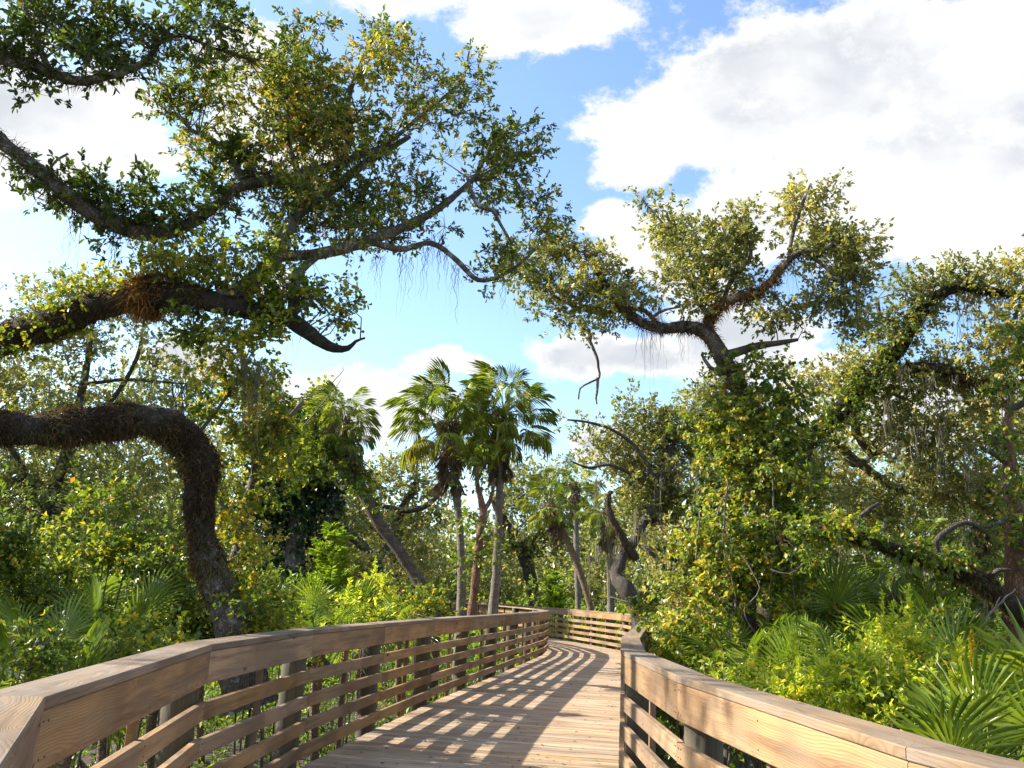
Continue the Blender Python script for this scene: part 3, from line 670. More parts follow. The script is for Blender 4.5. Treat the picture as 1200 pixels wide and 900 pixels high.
# ------------------------------------------------------------------ right oak with the forked, vine-clad trunk
rg = np.random.default_rng(21)
r = tree_root(870, 760, 13.4, 'vine-draped live oak right of the boardwalk, its thin forked limbs fanning against the big cloud')
D = 13.2
specs = [[(868, 800, D, 30), (870, 745, D, 28), (873, 690, D, 26), (879, 620, D, 24), (886, 560, D, 23), (888, 510, D, 22), (877, 473, D, 20), (860, 443, D, 20), (846, 417, D, 21), (829, 392, D, 18), (808, 383, D, 15),
          (775, 385, D, 13), (747, 376, D, 11), (724, 354, D, 9), (706, 327, D, 7), (696, 300, D, 4)]]
sk, o1 = limbs(r, specs, B_OAK, rg, name='trunk', sides=12, rough=.12)
specs = [[(846, 418, D, 13), (866, 412, D, 11), (890, 405, D, 9), (912, 402, D-.3, 7), (935, 398, D-.5, 4)],
         [(829, 392, D, 13), (833, 372, D, 13), (848, 355, D-.2, 11), (868, 348, D-.3, 11), (888, 343, D-.4, 11), (905, 328, D-.5, 9), (924, 304, D-.6, 9), (942, 294, D-.7, 8), (958, 298, D-.7, 6), (975, 285, D-.8, 4)],
         [(775, 385, D, 7), (750, 362, D+.3, 6), (700, 366, D+.5, 5), (655, 352, D+.7, 3)],
         [(833, 372, D, 7), (818, 352, D, 6), (806, 325, D+.2, 5), (792, 290, D+.4, 4), (775, 260, D+.5, 3), (755, 238, D+.6, 2)],
         [(848, 355, D, 6), (856, 330, D, 6), (880, 300, D, 5), (875, 280, D, 4), (862, 262, D, 3)],
         [(924, 304, D-.6, 5), (930, 270, D-.6, 5), (940, 240, D-.6, 4), (950, 215, D-.6, 2)],
         [(942, 294, D-.7, 5), (975, 320, D-.7, 4), (1000, 350, D-.6, 3)],
         [(770, 386, D, 4), (765, 372, D-.3, 4), (780, 363, D-.4, 3), (797, 360, D-.4, 2)],
         [(846, 440, D, 6), (832, 430, D, 5), (822, 415, D, 3)]]
s2, o2 = limbs(r, specs, B_OAK, rg, sides=8, rough=.1)
skel = np.vstack([o1[0][0][60:], s2])
RB = [(640, 315, 38, 42, 13.6, -.05), (668, 350, 52, 32, 13.5), (710, 350, 45, 32, 13.3), (622, 345, 22, 26, 13.7), (690, 310, 34, 32, 13.4), (725, 335, 30, 25, 13.3), (600, 300, 20, 30, 13.6, -.1), (655, 290, 22, 22, 13.6), (700, 385, 30, 12, 13.3, -.1), (740, 355, 22, 18, 13.2),
      (795, 275, 42, 38, 13.5, .05), (820, 310, 48, 42, 13.3), (850, 285, 48, 38, 13.2), (760, 240, 22, 10, 13.7), (785, 245, 24, 14, 13.6), (885, 270, 28, 34, 13.1, .1), (870, 320, 34, 30, 13.1, -.05), (780, 320, 24, 20, 13.4), (812, 362, 20, 16, 13.2, .1), (825, 340, 26, 22, 13.2, -.1),
      (930, 255, 42, 36, 12.7, .14), (958, 232, 28, 26, 12.7, .15), (985, 270, 40, 36, 12.6, .12), (960, 290, 44, 32, 12.7, .1), (1000, 300, 32, 34, 12.6, .1), (990, 335, 40, 34, 12.7), (1010, 372, 28, 26, 12.8), (960, 355, 38, 28, 12.7, -.05), (925, 375, 32, 22, 12.7), (905, 400, 34, 18, 12.8, .05), (900, 360, 22, 14, 12.8), (935, 215, 14, 20, 12.7, .1),
      (940, 400, 24, 14, 12.7, .05), (880, 375, 28, 10, 12.9), (885, 330, 20, 24, 13)]
crown(r, RB, OAKG, rg, skel=skel, leaf_len=.074, leaf_w=.46, sprigs=17, per=10, crad=.26, dens=.95, tint=(.5, .28), gap=.32, twig=.008, rnd=False)
crown(r, [(960, 590, 34, 40, 13.1), (930, 640, 34, 30, 12.8), (845, 470, 18, 24, 13.2), (950, 540, 28, 36, 13.4), (800, 700, 34, 40, 12.8, .1), (795, 640, 26, 40, 13.2), (985, 640, 30, 24, 12.9), (900, 590, 24, 60, 12.6)], OAKG, rg, name='lower_crown', skel=o1[0][0][::3], leaf_len=.07, leaf_w=.46, sprigs=13, per=9, crad=.27, dens=1.1, tint=(.55, .28), gap=.25, twig=.007, rnd=False)
# curtain of vines over the trunk
VB = [(868, 470, 36, 30, 12.9, .05), (905, 500, 46, 45, 12.8), (870, 540, 55, 50, 12.7, .05), (840, 500, 28, 40, 12.9, .1), (920, 560, 45, 50, 12.6, .05), (880, 610, 62, 50, 12.5, .08), (840, 640, 48, 50, 12.5, .12), (900, 660, 45, 45, 12.4, .05), (830, 700, 50, 35, 12.2, .15), (940, 610, 28, 45, 12.5), (800, 740, 42, 28, 11.8, .1), (855, 425, 20, 16, 13, .1), (905, 425, 24, 18, 12.9, .1), (925, 460, 30, 30, 12.9, .05), (880, 440, 26, 18, 12.9, .1)]
crown(r, VB, VINE, rg, name='vine_curtain', skel=o1[0][0][::3], leaf_len=.070, leaf_w=.72, rnd=False, sprigs=14, per=9, crad=.30, dens=1.45, tint=(.50, .34), gap=.15, droop=.5, twig=.006)
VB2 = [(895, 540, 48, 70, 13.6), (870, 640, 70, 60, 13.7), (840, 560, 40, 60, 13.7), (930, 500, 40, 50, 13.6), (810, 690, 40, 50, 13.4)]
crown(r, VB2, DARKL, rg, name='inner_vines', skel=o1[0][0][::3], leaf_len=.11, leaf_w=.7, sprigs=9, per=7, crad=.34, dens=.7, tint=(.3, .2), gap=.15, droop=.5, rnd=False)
fern(r, [o1[0]], 6000, rg, .09, .005, tm=.8); fern(r, [(o2[1][0][:20], o2[1][1][:20])], 900, rg, .10, .005, tm=.9)
V, F, T = fringe(*[x[:14] for x in o2[1]], 900, rg, .15, .006, 1.2); part('rusty_fern', V, F, ORANGE, r, tint=T, kind='stuff')
moss_part(r, [(770, 355, 13.2), (765, 365, 13.2), (758, 372, 13.2), (774, 350, 13.1), (755, 388, 13.1), (762, 390, 13.1), (770, 372, 13.1), (888, 350, 12.9), (905, 335, 12.8), (930, 310, 12.7), (800, 390, 13.1), (1000, 350, 12.7)], rg, .4, 1.0, .007, 6)
dangling(r, rg, [[(690, 385, 13.2), (691, 400, 13.2), (697, 412, 13.2), (700, 424, 13.2), (701, 443, 13.2), (690, 448, 13.1), (680, 455, 13.1), (678, 468, 13.1)], [(701, 443, 13.2), (700, 460, 13.2), (699, 474, 13.2)]], .028, B_OAK)
dangling(r, rg, [[(853, 560, 12), (848, 640, 12), (862, 700, 11.9), (858, 740, 11.9)], [(870, 650, 11.8), (890, 690, 11.7), (872, 715, 11.7), (885, 745, 11.7)], [(905, 560, 12), (908, 640, 12), (900, 700, 12)],
                 [(925, 640, 12), (930, 690, 12), (931, 750, 12)], [(945, 560, 12.2), (943, 640, 12.1), (938, 700, 12.1)], [(820, 600, 12.2), (815, 680, 12.1), (822, 730, 12)], [(902, 668, 11.7), (925, 672, 11.6), (940, 662, 11.6)], [(838, 610, 12), (850, 580, 12), (862, 566, 12)]], .012)

# ------------------------------------------------------------------ right oak leaning to the upper right
rg = np.random.default_rng(22)
D = 14.6
r = tree_root(905, 760, D, 'leaning mossy live oak at the far right, one thick limb climbing to the upper right')
sk, o1 = limbs(r, [[(895, 800, D, 29), (900, 740, D, 27), (905, 680, D, 25), (908, 600, D, 24), (925, 540, D, 23), (962, 503, D-.1, 21), (1000, 465, D-.3, 20), (1030, 433, D-.4, 19), (1055, 402, D-.5, 18), (1076, 370, D-.6, 17), (1100, 346, D-.7, 15), (1127, 335, D-.8, 13), (1160, 341, D-.9, 10), (1200, 346, D-1, 8), (1250, 335, D-1, 4)]], B_MOSSY, rg, name='trunk')
s2, o2 = limbs(r, [[(1056, 402, D-.5, 11), (1048, 380, D-.5, 9), (1032, 372, D-.5, 6), (1028, 350, D-.5, 4)], [(1030, 433, D-.4, 12), (1075, 432, D-.6, 11), (1110, 434, D-.8, 10), (1140, 447, D-1, 8), (1180, 452, D-1, 6), (1230, 440, D-1, 4)],
                   [(1127, 335, D-.8, 6), (1120, 322, D-.8, 5), (1105, 315, D-.8, 3)], [(1000, 465, D, 9), (1005, 510, D+.3, 9), (1020, 535, D+.4, 8), (1000, 545, D+.4, 6), (985, 535, D+.4, 4)], [(1200, 346, D-1, 6), (1190, 370, D-1.2, 5), (1180, 400, D-1.3, 3)],
                   [(962, 503, D, 10), (1010, 545, D+.6, 10), (1060, 575, D+.8, 9), (1120, 570, D+1, 7), (1170, 545, D+1, 4)]], B_OAK, rg, sides=8, rough=.1)
skel = np.vstack([o1[0][0][55::2], s2])
crown(r, [(1075, 345, 30, 22, 13.9, -.1), (1110, 325, 40, 18, 13.8), (1150, 325, 38, 18, 13.7, .05), (1190, 318, 34, 26, 13.6, .1), (1050, 350, 20, 34, 14, -.1), (1035, 400, 24, 26, 14.1, -.05), (1080, 372, 26, 14, 14, -.15), (1230, 330, 40, 34, 13.5), (1195, 355, 30, 16, 13.5)],
      OAKG, rg, skel=skel, leaf_len=.074, leaf_w=.46, sprigs=16, per=10, crad=.25, dens=1.0, tint=(.46, .27), gap=.28, twig=.008, rnd=False)
crown(r, [(1010, 430, 42, 34, 14.4), (1050, 455, 42, 34, 14.3, -.05), (1100, 440, 48, 34, 14.1), (1155, 400, 34, 34, 13.6, .1), (1190, 400, 34, 50, 13.5, .12), (1150, 460, 44, 34, 13.8, .05), (1060, 510, 55, 36, 14.8, -.02), (1130, 520, 55, 44, 14.8), (1190, 500, 30, 55, 14.6), (1095, 570, 70, 40, 15.2), (1010, 585, 48, 34, 15.3, -.05), (1160, 590, 55, 44, 15), (960, 450, 34, 26, 15), (985, 490, 26, 24, 15), (975, 560, 34, 38, 14.8, .05), (1040, 610, 70, 24, 15), (1120, 350, 34, 14, 13.9)],
      OAKG, rg, name='lower_crown', skel=skel, leaf_len=.078, leaf_w=.46, rnd=False, sprigs=15, per=10, crad=.31, dens=1.6, tint=(.6, .3), gap=.16, twig=.008)
crown(r, [(940, 525, 30, 24, 14.2), (985, 480, 26, 22, 14.1), (1015, 450, 24, 20, 14), (1045, 420, 18, 20, 13.9), (960, 505, 20, 20, 14.2, .1), (1062, 392, 14, 18, 13.9), (1000, 470, 14, 26, 14.1, .1)], VINE, rg, name='vine_leaves', skel=sk, leaf_len=.065, leaf_w=.65, sprigs=11, per=8, crad=.2, dens=.75, tint=(.42, .3), gap=.3, droop=.3, twig=.005, rnd=False)
fern(r, [(o1[0][0], o1[0][1]*.9)], 12000, rg, .09, .005, tm=.9); fern(r, o2[1:2], 2500, rg, .12, .006)
moss_part(r, [(px, py, 13.6) for px, py in [(1060, 430), (1090, 440), (1120, 440), (1140, 450), (1150, 455), (1128, 345), (1140, 345), (1165, 350), (1040, 470), (1075, 500), (1100, 500), (1137, 520), (1160, 470), (1180, 460), (1195, 455), (1050, 520), (1085, 470), (1110, 470), (1135, 540), (1135, 600), (965, 530), (990, 600)]], rg, .4, 1.2, .014, 8)

# ------------------------------------------------------------------ reddish trunk at the right edge
rg = np.random.default_rng(23)
r = tree_root(1190, 760, 12.4, 'slim tree with reddish flaking bark standing at the right edge', name='slender_tree')
sk, o1 = limbs(r, [[(1186, 830, 12.4, 30), (1189, 740, 12.4, 26), (1190, 660, 12.4, 24), (1188, 600, 12.4, 22), (1184, 550, 12.4, 17), (1180, 510, 12.4, 12), (1184, 470, 12.4, 7)]], B_RED, rg, name='trunk')
s2, o2 = limbs(r, [[(1184, 545, 12.4, 8), (1170, 535, 12.3, 7), (1150, 525, 12.2, 4)], [(1188, 605, 12.4, 7), (1172, 612, 12, 5), (1155, 618, 11.8, 3)], [(1180, 480, 12.4, 9), (1205, 470, 12.3, 9), (1240, 450, 12.2, 6)]], B_OAK, rg, sides=8)
crown(r, [(1195, 560, 26, 40, 12.0, .1), (1175, 510, 24, 24, 12.1), (1200, 440, 30, 34, 12.1, .1), (1215, 620, 26, 44, 11.9, .05), (1190, 380, 36, 24, 12.2, .1), (1160, 620, 20, 16, 12)], VINE, rg, name='vine_leaves', skel=np.vstack([sk, s2]), leaf_len=.07, leaf_w=.7, sprigs=9, per=7, crad=.22, dens=.8, tint=(.42, .28), gap=.25, droop=.3, twig=.006)

# ------------------------------------------------------------------ low mossy limb lying to the right
rg = np.random.default_rng(24)
D = 11.0
r = tree_root(1330, 800, D, 'low mossy limb sloping down to the right behind the palmettos', name='fallen_limb', cat='fallen limb')
sk, o1 = limbs(r, [[(1330, 850, D, 42), (1265, 775, D, 37), (1215, 732, D, 32), (1182, 706, D, 26), (1150, 682, D, 21), (1112, 662, D, 17), (1076, 654, D, 16), (1040, 641, D, 15), (1000, 629, D, 14), (960, 622, D, 13), (932, 628, D, 9), (915, 632, D, 5)]], B_MOSSY, rg, name='branch')
s2, o2 = limbs(r, [[(1105, 660, D, 8), (1096, 636, D, 8), (1110, 622, D, 7), (1130, 612, D, 6), (1148, 618, D, 5), (1160, 630, D, 3)], [(1000, 628, D, 8), (1008, 605, D, 6), (1030, 590, D, 4)], [(1150, 682, D, 6), (1170, 668, D-.2, 5), (1185, 668, D-.2, 3)],
                   [(1042, 641, D, 4), (1036, 626, D-.1, 4), (1036, 612, D-.1, 3)]], B_DARK, rg, name='twig', sides=7)
crown(r, [(935, 622, 26, 16, 10.8), (975, 618, 34, 14, 10.8, .1), (1030, 628, 30, 14, 10.8), (1075, 640, 24, 16, 10.7, .1), (960, 650, 36, 20, 10.7, .05), (1120, 652, 22, 14, 10.6)], VINE, rg, name='vine_leaves', skel=sk, leaf_len=.06, leaf_w=.7, sprigs=11, per=8, crad=.17, dens=.8, tint=(.5, .3), gap=.3, droop=.4, twig=.005, rnd=False)
fern(r, [(o1[0][0], o1[0][1]*.85)], 12000, rg, .08, .005, tm=1.15)
moss_part(r, [(px, py, D) for px, py in [(940, 630), (960, 632), (990, 640), (1020, 645), (1060, 662), (1090, 665)]], rg, .2, .6, .012, 6)
dangling(r, rg, [[(1160, 720, 9), (1180, 700, 9), (1190, 690, 9)], [(1140, 745, 9), (1165, 715, 9), (1172, 700, 9)]], .014)

# ------------------------------------------------------------------ big grey-green oak beyond the bend
rg = np.random.default_rng(25)
D = 27.0
r = tree_root(750, 745, 24.5, 'dense grey-green live oak standing beyond the bend of the boardwalk')
sk, o1 = limbs(r, [[(758, 755, 24.5, 20), (750, 730, 24.5, 19), (745, 708, 24.5, 19), (733, 690, 24.5, 18), (722, 676, 24.8, 15), (728, 655, 25, 13), (745, 630, 25.5, 11), (765, 590, 26, 9), (780, 540, 26.5, 7), (800, 500, 27, 4)]], B_DARK, rg, name='trunk')
s2, o2 = limbs(r, [[(745, 655, 25.2, 9), (735, 640, 25, 10), (725, 622, 24.8, 9), (716, 605, 24.7, 8), (712, 590, 24.7, 6), (716, 575, 24.7, 4)], [(765, 610, 26, 6), (785, 622, 25, 6), (808, 623, 25, 5)], [(770, 570, 26, 6), (750, 530, 26, 5), (720, 505, 26, 4), (690, 495, 26, 3), (665, 492, 26, 2)],
                   [(750, 640, 26, 5), (780, 655, 25, 6), (815, 640, 25, 5), (820, 625, 25, 3)], [(750, 560, 26, 5), (715, 545, 26, 4), (690, 548, 26, 3), (668, 540, 26, 2)]], B_DARK, rg, sides=7)
crown(r, [(745, 490, 24, 26, 27, -.1), (775, 500, 38, 34, 27), (725, 540, 34, 34, 27), (760, 550, 46, 40, 27, .03), (810, 510, 40, 38, 27, .05), (840, 480, 30, 28, 28), (850, 540, 40, 45, 27), (800, 580, 48, 38, 26.5), (745, 595, 34, 30, 26.5, -.05), (850, 600, 45, 40, 26), (790, 640, 44, 30, 26, .1), (830, 455, 22, 18, 28), (700, 515, 16, 14, 26.5, -.1), (680, 495, 14, 6, 26.3, -.1), (820, 680, 50, 30, 25, .2), (780, 690, 34, 24, 25, .2), (880, 500, 40, 50, 28)],
      OAKG, rg, skel=np.vstack([sk[8:], s2]), leaf_len=.14, leaf_w=.5, sprigs=11, per=7, crad=.55, dens=3.4, tint=(.5, .24), gap=.05, twig=.015, rnd=False)
fern(r, o2[:2], 500, rg, .14, .010, mat=FUZZ, tm=.9)
moss_part(r, [(px, py, 25) for px, py in [(722, 640), (730, 660), (770, 625), (790, 625), (805, 630), (745, 600), (755, 620), (700, 560), (715, 600), (835, 620), (700, 640), (712, 650), (690, 650), (775, 560), (820, 560)]], rg, .6, 2.2, .02, 7)
dangling(r, rg, [[(715, 700, 23.5), (735, 705, 23.3), (750, 695, 23.2)]], .03)

# ------------------------------------------------------------------ background oaks between the palms
def back_tree(root_px, label, trunk, limbsp, blobs, mat, seed, **kw):
    rg = np.random.default_rng(seed); r = tree_root(*root_px, label)
    sk, o1 = limbs(r, [trunk], kw.pop('bark', B_DARK), rg, name='trunk', sides=9)
    if limbsp: s2, o2 = limbs(r, limbsp, B_DARK, rg, sides=6); sk = np.vstack([sk, s2])
    m = kw.pop('moss', None)
    a = dict(leaf_len=.21, leaf_w=.5, sprigs=11, per=8, crad=.9, dens=3.2, tint=(.5, .24), gap=.08, twig=.02, rnd=False); a.update(kw)
    crown(r, blobs, mat, rg, skel=sk, **a)
    if m: moss_part(r, m, rg, .8, 2.5, .03, 6)
    return r
back_tree((470, 715, 48), 'hazy oak with a bare curved limb seen between the leaning palm and the upright palms', [(468, 720, 48, 14), (466, 680, 48, 13), (458, 640, 48, 12), (470, 600, 48, 9), (490, 560, 48, 6)],
          [[(425, 590, 47, 5), (440, 590, 47, 6), (458, 595, 47, 6), (480, 598, 47, 7), (500, 592, 47, 6), (520, 575, 47, 4)], [(458, 640, 48, 7), (440, 620, 48, 7), (420, 618, 48, 5)]],
          [(455, 560, 30, 18, 48), (480, 548, 26, 14, 48), (505, 575, 26, 24, 48), (440, 575, 22, 12, 48), (500, 610, 34, 22, 48), (450, 625, 28, 22, 49), (480, 650, 44, 26, 47, .1), (420, 560, 20, 20, 49)], OAKG, 31, moss=[(px, py, 47) for px, py in [(495, 600), (500, 610), (440, 600), (460, 610), (450, 640)]])
back_tree((622, 710, 47), 'oak with a dark ivy-clad leaning trunk behind the right-hand upright palm', [(628, 715, 47, 12), (624, 690, 47, 13), (616, 655, 47, 15), (602, 628, 47, 13), (588, 608, 47, 10), (575, 580, 47, 6)],
          [[(616, 655, 47, 8), (635, 620, 47, 7), (650, 590, 47, 5)]],
          [(620, 560, 34, 18, 48), (650, 570, 30, 22, 48, -.02), (610, 590, 30, 26, 47, -.05), (640, 610, 34, 28, 47), (590, 570, 20, 20, 47), (655, 545, 20, 10, 49, -.05), (615, 640, 22, 26, 46.5, -.25), (660, 640, 26, 20, 46, -.1), (585, 640, 20, 30, 47, .1)], OAKG, 32, moss=[(px, py, 46) for px, py in [(600, 600), (612, 610), (620, 600), (640, 610), (655, 600), (660, 620), (635, 640), (590, 620), (648, 580)]])
back_tree((405, 700, 45), 'shaded oak behind the base of the leaning palm, low gnarled limbs', [(450, 720, 45, 14), (448, 690, 45, 15), (440, 660, 45, 14), (425, 640, 45, 11), (400, 620, 45, 8)],
          [[(440, 660, 45, 8), (455, 640, 45, 8), (470, 632, 45, 5)]],
          [(400, 600, 40, 30, 46), (360, 560, 36, 34, 46, -.05), (440, 610, 30, 22, 47), (375, 640, 40, 30, 45), (430, 680, 40, 37, 44, .1), (340, 530, 30, 30, 46)], OAKG, 33, leaf_len=.21, crad=.9)
# tree standing behind the arch
D = 44
back_tree((60, 720, D), 'pale grey-green oak behind the arched trunk at the left edge', [(20, 760, D, 16), (30, 680, D, 15), (55, 600, D, 14), (80, 520, D, 12), (100, 440, D, 8), (110, 370, D, 4)],
          [[(55, 600, D, 9), (10, 520, D, 7), (-40, 440, D, 5)], [(80, 520, D, 9), (130, 470, D, 7), (160, 420, D, 5), (170, 370, D, 3)], [(100, 450, D, 5), (150, 445, D, 4), (220, 450, D, 2)]],
          [(70, 345, 44, 30, D, .05), (125, 335, 40, 28, D), (40, 380, 40, 30, D, .0), (150, 370, 40, 30, D, .05), (95, 400, 60, 36, D), (20, 450, 60, 45, D, .1), (190, 420, 50, 34, D), (150, 470, 60, 34, D, .05), (80, 490, 70, 50, D), (225, 470, 40, 34, D), (210, 540, 50, 50, D, .05), (30, 560, 60, 60, D), (130, 580, 70, 60, D, .05), (-60, 430, 70, 90, D), (200, 630, 60, 50, D), (60, 660, 80, 50, D), (-50, 600, 80, 80, D)],
          OAKG, 34, leaf_len=.22, crad=.95, leaf_w=.5, dens=1.9, sprigs=12, gap=.08, tint=(.48, .26), twig=.03, moss=[(px, py, 42) for px, py in [(60, 430), (120, 430), (150, 500), (180, 470), (210, 480), (95, 470), (240, 500)]])
rg = np.random.default_rng(35); D = 9.4
r = tree_root(262, 740, D, 'small tree smothered in yellow-green vines just right of the arched trunk', name='vine_tree')
sk, o1 = limbs(r, [[(250, 780, D, 16), (262, 700, D, 15), (285, 620, D, 13), (300, 540, D, 11), (290, 460, D, 8), (280, 400, D, 4)]], B_OAK, rg, name='trunk', sides=8)
s2, o2 = limbs(r, [[(300, 540, D, 7), (330, 500, D, 6), (355, 470, D, 4)], [(285, 620, D, 7), (240, 560, D, 6), (215, 500, D, 4)], [(235, 505, D-.3, 5), (255, 480, D-.3, 5), (275, 450, D-.3, 4), (290, 430, D-.3, 3)]], B_TWIG, rg, sides=6)
crown(r, [(290, 400, 42, 24, 8.8, .15), (265, 440, 40, 34, 9.0, .15), (310, 450, 30, 34, 9.0, .1), (290, 500, 40, 40, 9.1, .1), (325, 500, 24, 30, 9.1, .05), (270, 560, 36, 44, 9.1, .12), (310, 570, 28, 44, 9.1, .0), (285, 640, 34, 44, 9.0, .12), (300, 700, 36, 26, 8.9, .15), (230, 400, 30, 20, 9.1, -.1), (240, 470, 22, 30, 9.1, .1), (325, 540, 18, 40, 9.2, .05), (235, 560, 18, 30, 9.3)],
      VINE, rg, name='vine_leaves', skel=np.vstack([sk, s2]), leaf_len=.048, leaf_w=.72, rnd=False, sprigs=15, per=9, crad=.20, dens=1.1, tint=(.54, .34), gap=.15, droop=.3, twig=.006)
moss_part(r, [(295, 420, 8.6), (300, 440, 8.6), (290, 430, 8.6), (305, 425, 8.5), (315, 430, 8.5), (285, 415, 8.5)], rg, .7, 1.9, .012, 5)
rg = np.random.default_rng(36); D = 40
r = tree_root(345, 730, D, 'tall column of dark ivy left of the leaning palm', name='ivy_column', cat='ivy-clad stump')
sk, o1 = limbs(r, [[(345, 760, D, 26), (345, 680, D, 24), (348, 600, D, 18), (350, 530, D, 10)]], B_OAK, rg, name='trunk', sides=8)
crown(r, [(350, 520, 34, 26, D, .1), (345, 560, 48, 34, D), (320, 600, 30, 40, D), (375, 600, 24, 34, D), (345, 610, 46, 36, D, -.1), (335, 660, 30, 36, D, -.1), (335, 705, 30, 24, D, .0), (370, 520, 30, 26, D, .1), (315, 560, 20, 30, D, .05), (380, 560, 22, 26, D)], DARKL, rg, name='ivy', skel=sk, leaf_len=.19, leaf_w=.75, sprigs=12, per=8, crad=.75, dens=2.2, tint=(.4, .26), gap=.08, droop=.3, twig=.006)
crown(r, [(345, 480, 30, 24, 38), (318, 505, 26, 34, 38), (372, 500, 26, 24, 38, .05), (385, 540, 14, 24, 38), (355, 540, 40, 24, 37), (375, 460, 20, 12, 38, .1), (310, 460, 24, 24, 38)], VINE, rg, name='vine_leaves', skel=sk, leaf_len=.19, leaf_w=.7, sprigs=10, per=7, crad=.55, dens=2.0, tint=(.5, .3), gap=.08, droop=.3, twig=.01, rnd=False)
dangling(r, rg, [[(355, 500, 14), (380, 470, 14), (400, 445, 14)], [(330, 470, 14), (370, 462, 14), (398, 440, 14), (402, 430, 14)]], .012)

# ------------------------------------------------------------------ palms
def fan_mesh(name, nseg, R, span, pet, droop, mat, rg, wid=.045, costa=.25, fold=.02, tintc=.5, pw=.014, curl=0.0, tipd=.0):
    V, F, T = [], [], []
    def add(vs, fs, t):
        o = len(V); V.extend(vs); F.extend([tuple(o+k for k in f) for f in fs]); T.extend([t]*len(vs))
    # petiole: three-sided tapering rod, sagging a little
    prev = None; K = 4
    for k in range(K+1):
        x = pet*k/K; z = -droop*.25*pet*(k/K)**2; w = pw*(1.2-.5*k/K)
        ring = [(x, -w, z+w*.4), (x, w, z+w*.4), (x, 0, z-w)]
        o = len(V); V.extend(ring); T.extend([tintc*.6+.35]*3)
        if prev is not None:
            for s in range(3): F.append((prev+s, prev+(s+1) % 3, o+(s+1) % 3)); F.append((prev+s, o+(s+1) % 3, o+s))
        prev = o
    z0 = -droop*.25*pet
    for i in range(nseg):
        a = (i/(nseg-1)-.5)*span; ca, sa = math.cos(a), math.sin(a)
        t = max(0.0, math.cos(a)); s0 = costa*t*R
        base = np.array([pet + s0*.6, 0, z0 - droop*s0*.25]); d = np.array([ca, sa, 0]); sd = np.array([-sa, ca, 0])
        L = R*(.78+.22*math.cos(a))*rg.uniform(.9, 1.05) - s0*.3
        dz = -droop*rg.uniform(.7, 1.2)
        m1 = base + d*L*.45 + np.array([0, 0, dz*L*.12 + curl*L*.2*abs(sa)])
        m2 = base + d*L*.75 + np.array([0, 0, dz*L*.34 + curl*L*.35*abs(sa)])
        tip = base + d*L*(1-.15*abs(dz)*tipd) + np.array([0, 0, dz*L*(.66+tipd*.5) + curl*L*.45*abs(sa)]) + sd*rg.normal(0, .03)*R
        w = wid*R*rg.uniform(.8, 1.15); up = np.array([0, 0, fold])
        vs = [base, m1+sd*w*.5+up, m1-sd*w*.5+up, m1, m2+sd*w*.32+up*.6, m2-sd*w*.32+up*.6, tip]
        add(vs, [(0, 1, 3), (0, 3, 2), (3, 1, 4), (3, 5, 2), (3, 4, 6), (3, 6, 5)], float(np.clip(tintc+rg.normal(0, .16), 0, 1)))
    return mesh_np(name, np.array(V), np.array(F), mat, tint=T)
fr = np.random.default_rng(5)
SAB = [fan_mesh('frond', 34, .76, 4.9, 1.2, .75+.25*k, FROND, fr, .045, .5, .02, .35+.12*k, curl=-.35, tipd=.5) for k in range(4)]
SABY = [fan_mesh('frond', 30, .76, 4.6, 1.2, 1.0, FRONDY, fr, .06, .5, .02, .5, curl=-.4, tipd=.5)]
SABD = [fan_mesh('dead_frond', 18, .70, .7+.25*k, .55, .12, FRONDD, fr, .07, .3, .03, .45, curl=-.2, tipd=.1) for k in range(2)]
PAL = [fan_mesh('frond', 25, .50, 3.7+.4*k, .55, .12+.18*k, PALMETTO, fr, .055, .1, .012, .42+.08*k, pw=.007, tipd=.2) for k in range(3)]
def place_frond(me, parent, base, dirv, roll, sc, name='frond'):
    d = Vector(dirv).normalized(); up = Vector((0, 0, 1))
    if abs(d.z) > .97: up = Vector((math.cos(roll*3), math.sin(roll*3), 0))
    y = up.cross(d).normalized(); z = d.cross(y)
    M = Matrix((d, y, z)).transposed() @ Matrix.Rotation(roll, 3, 'X')
    o = link(name, me, parent); o.location = Vector(base) - parent.location; o.rotation_euler = M.to_euler(); o.scale = (sc, sc, sc); return o
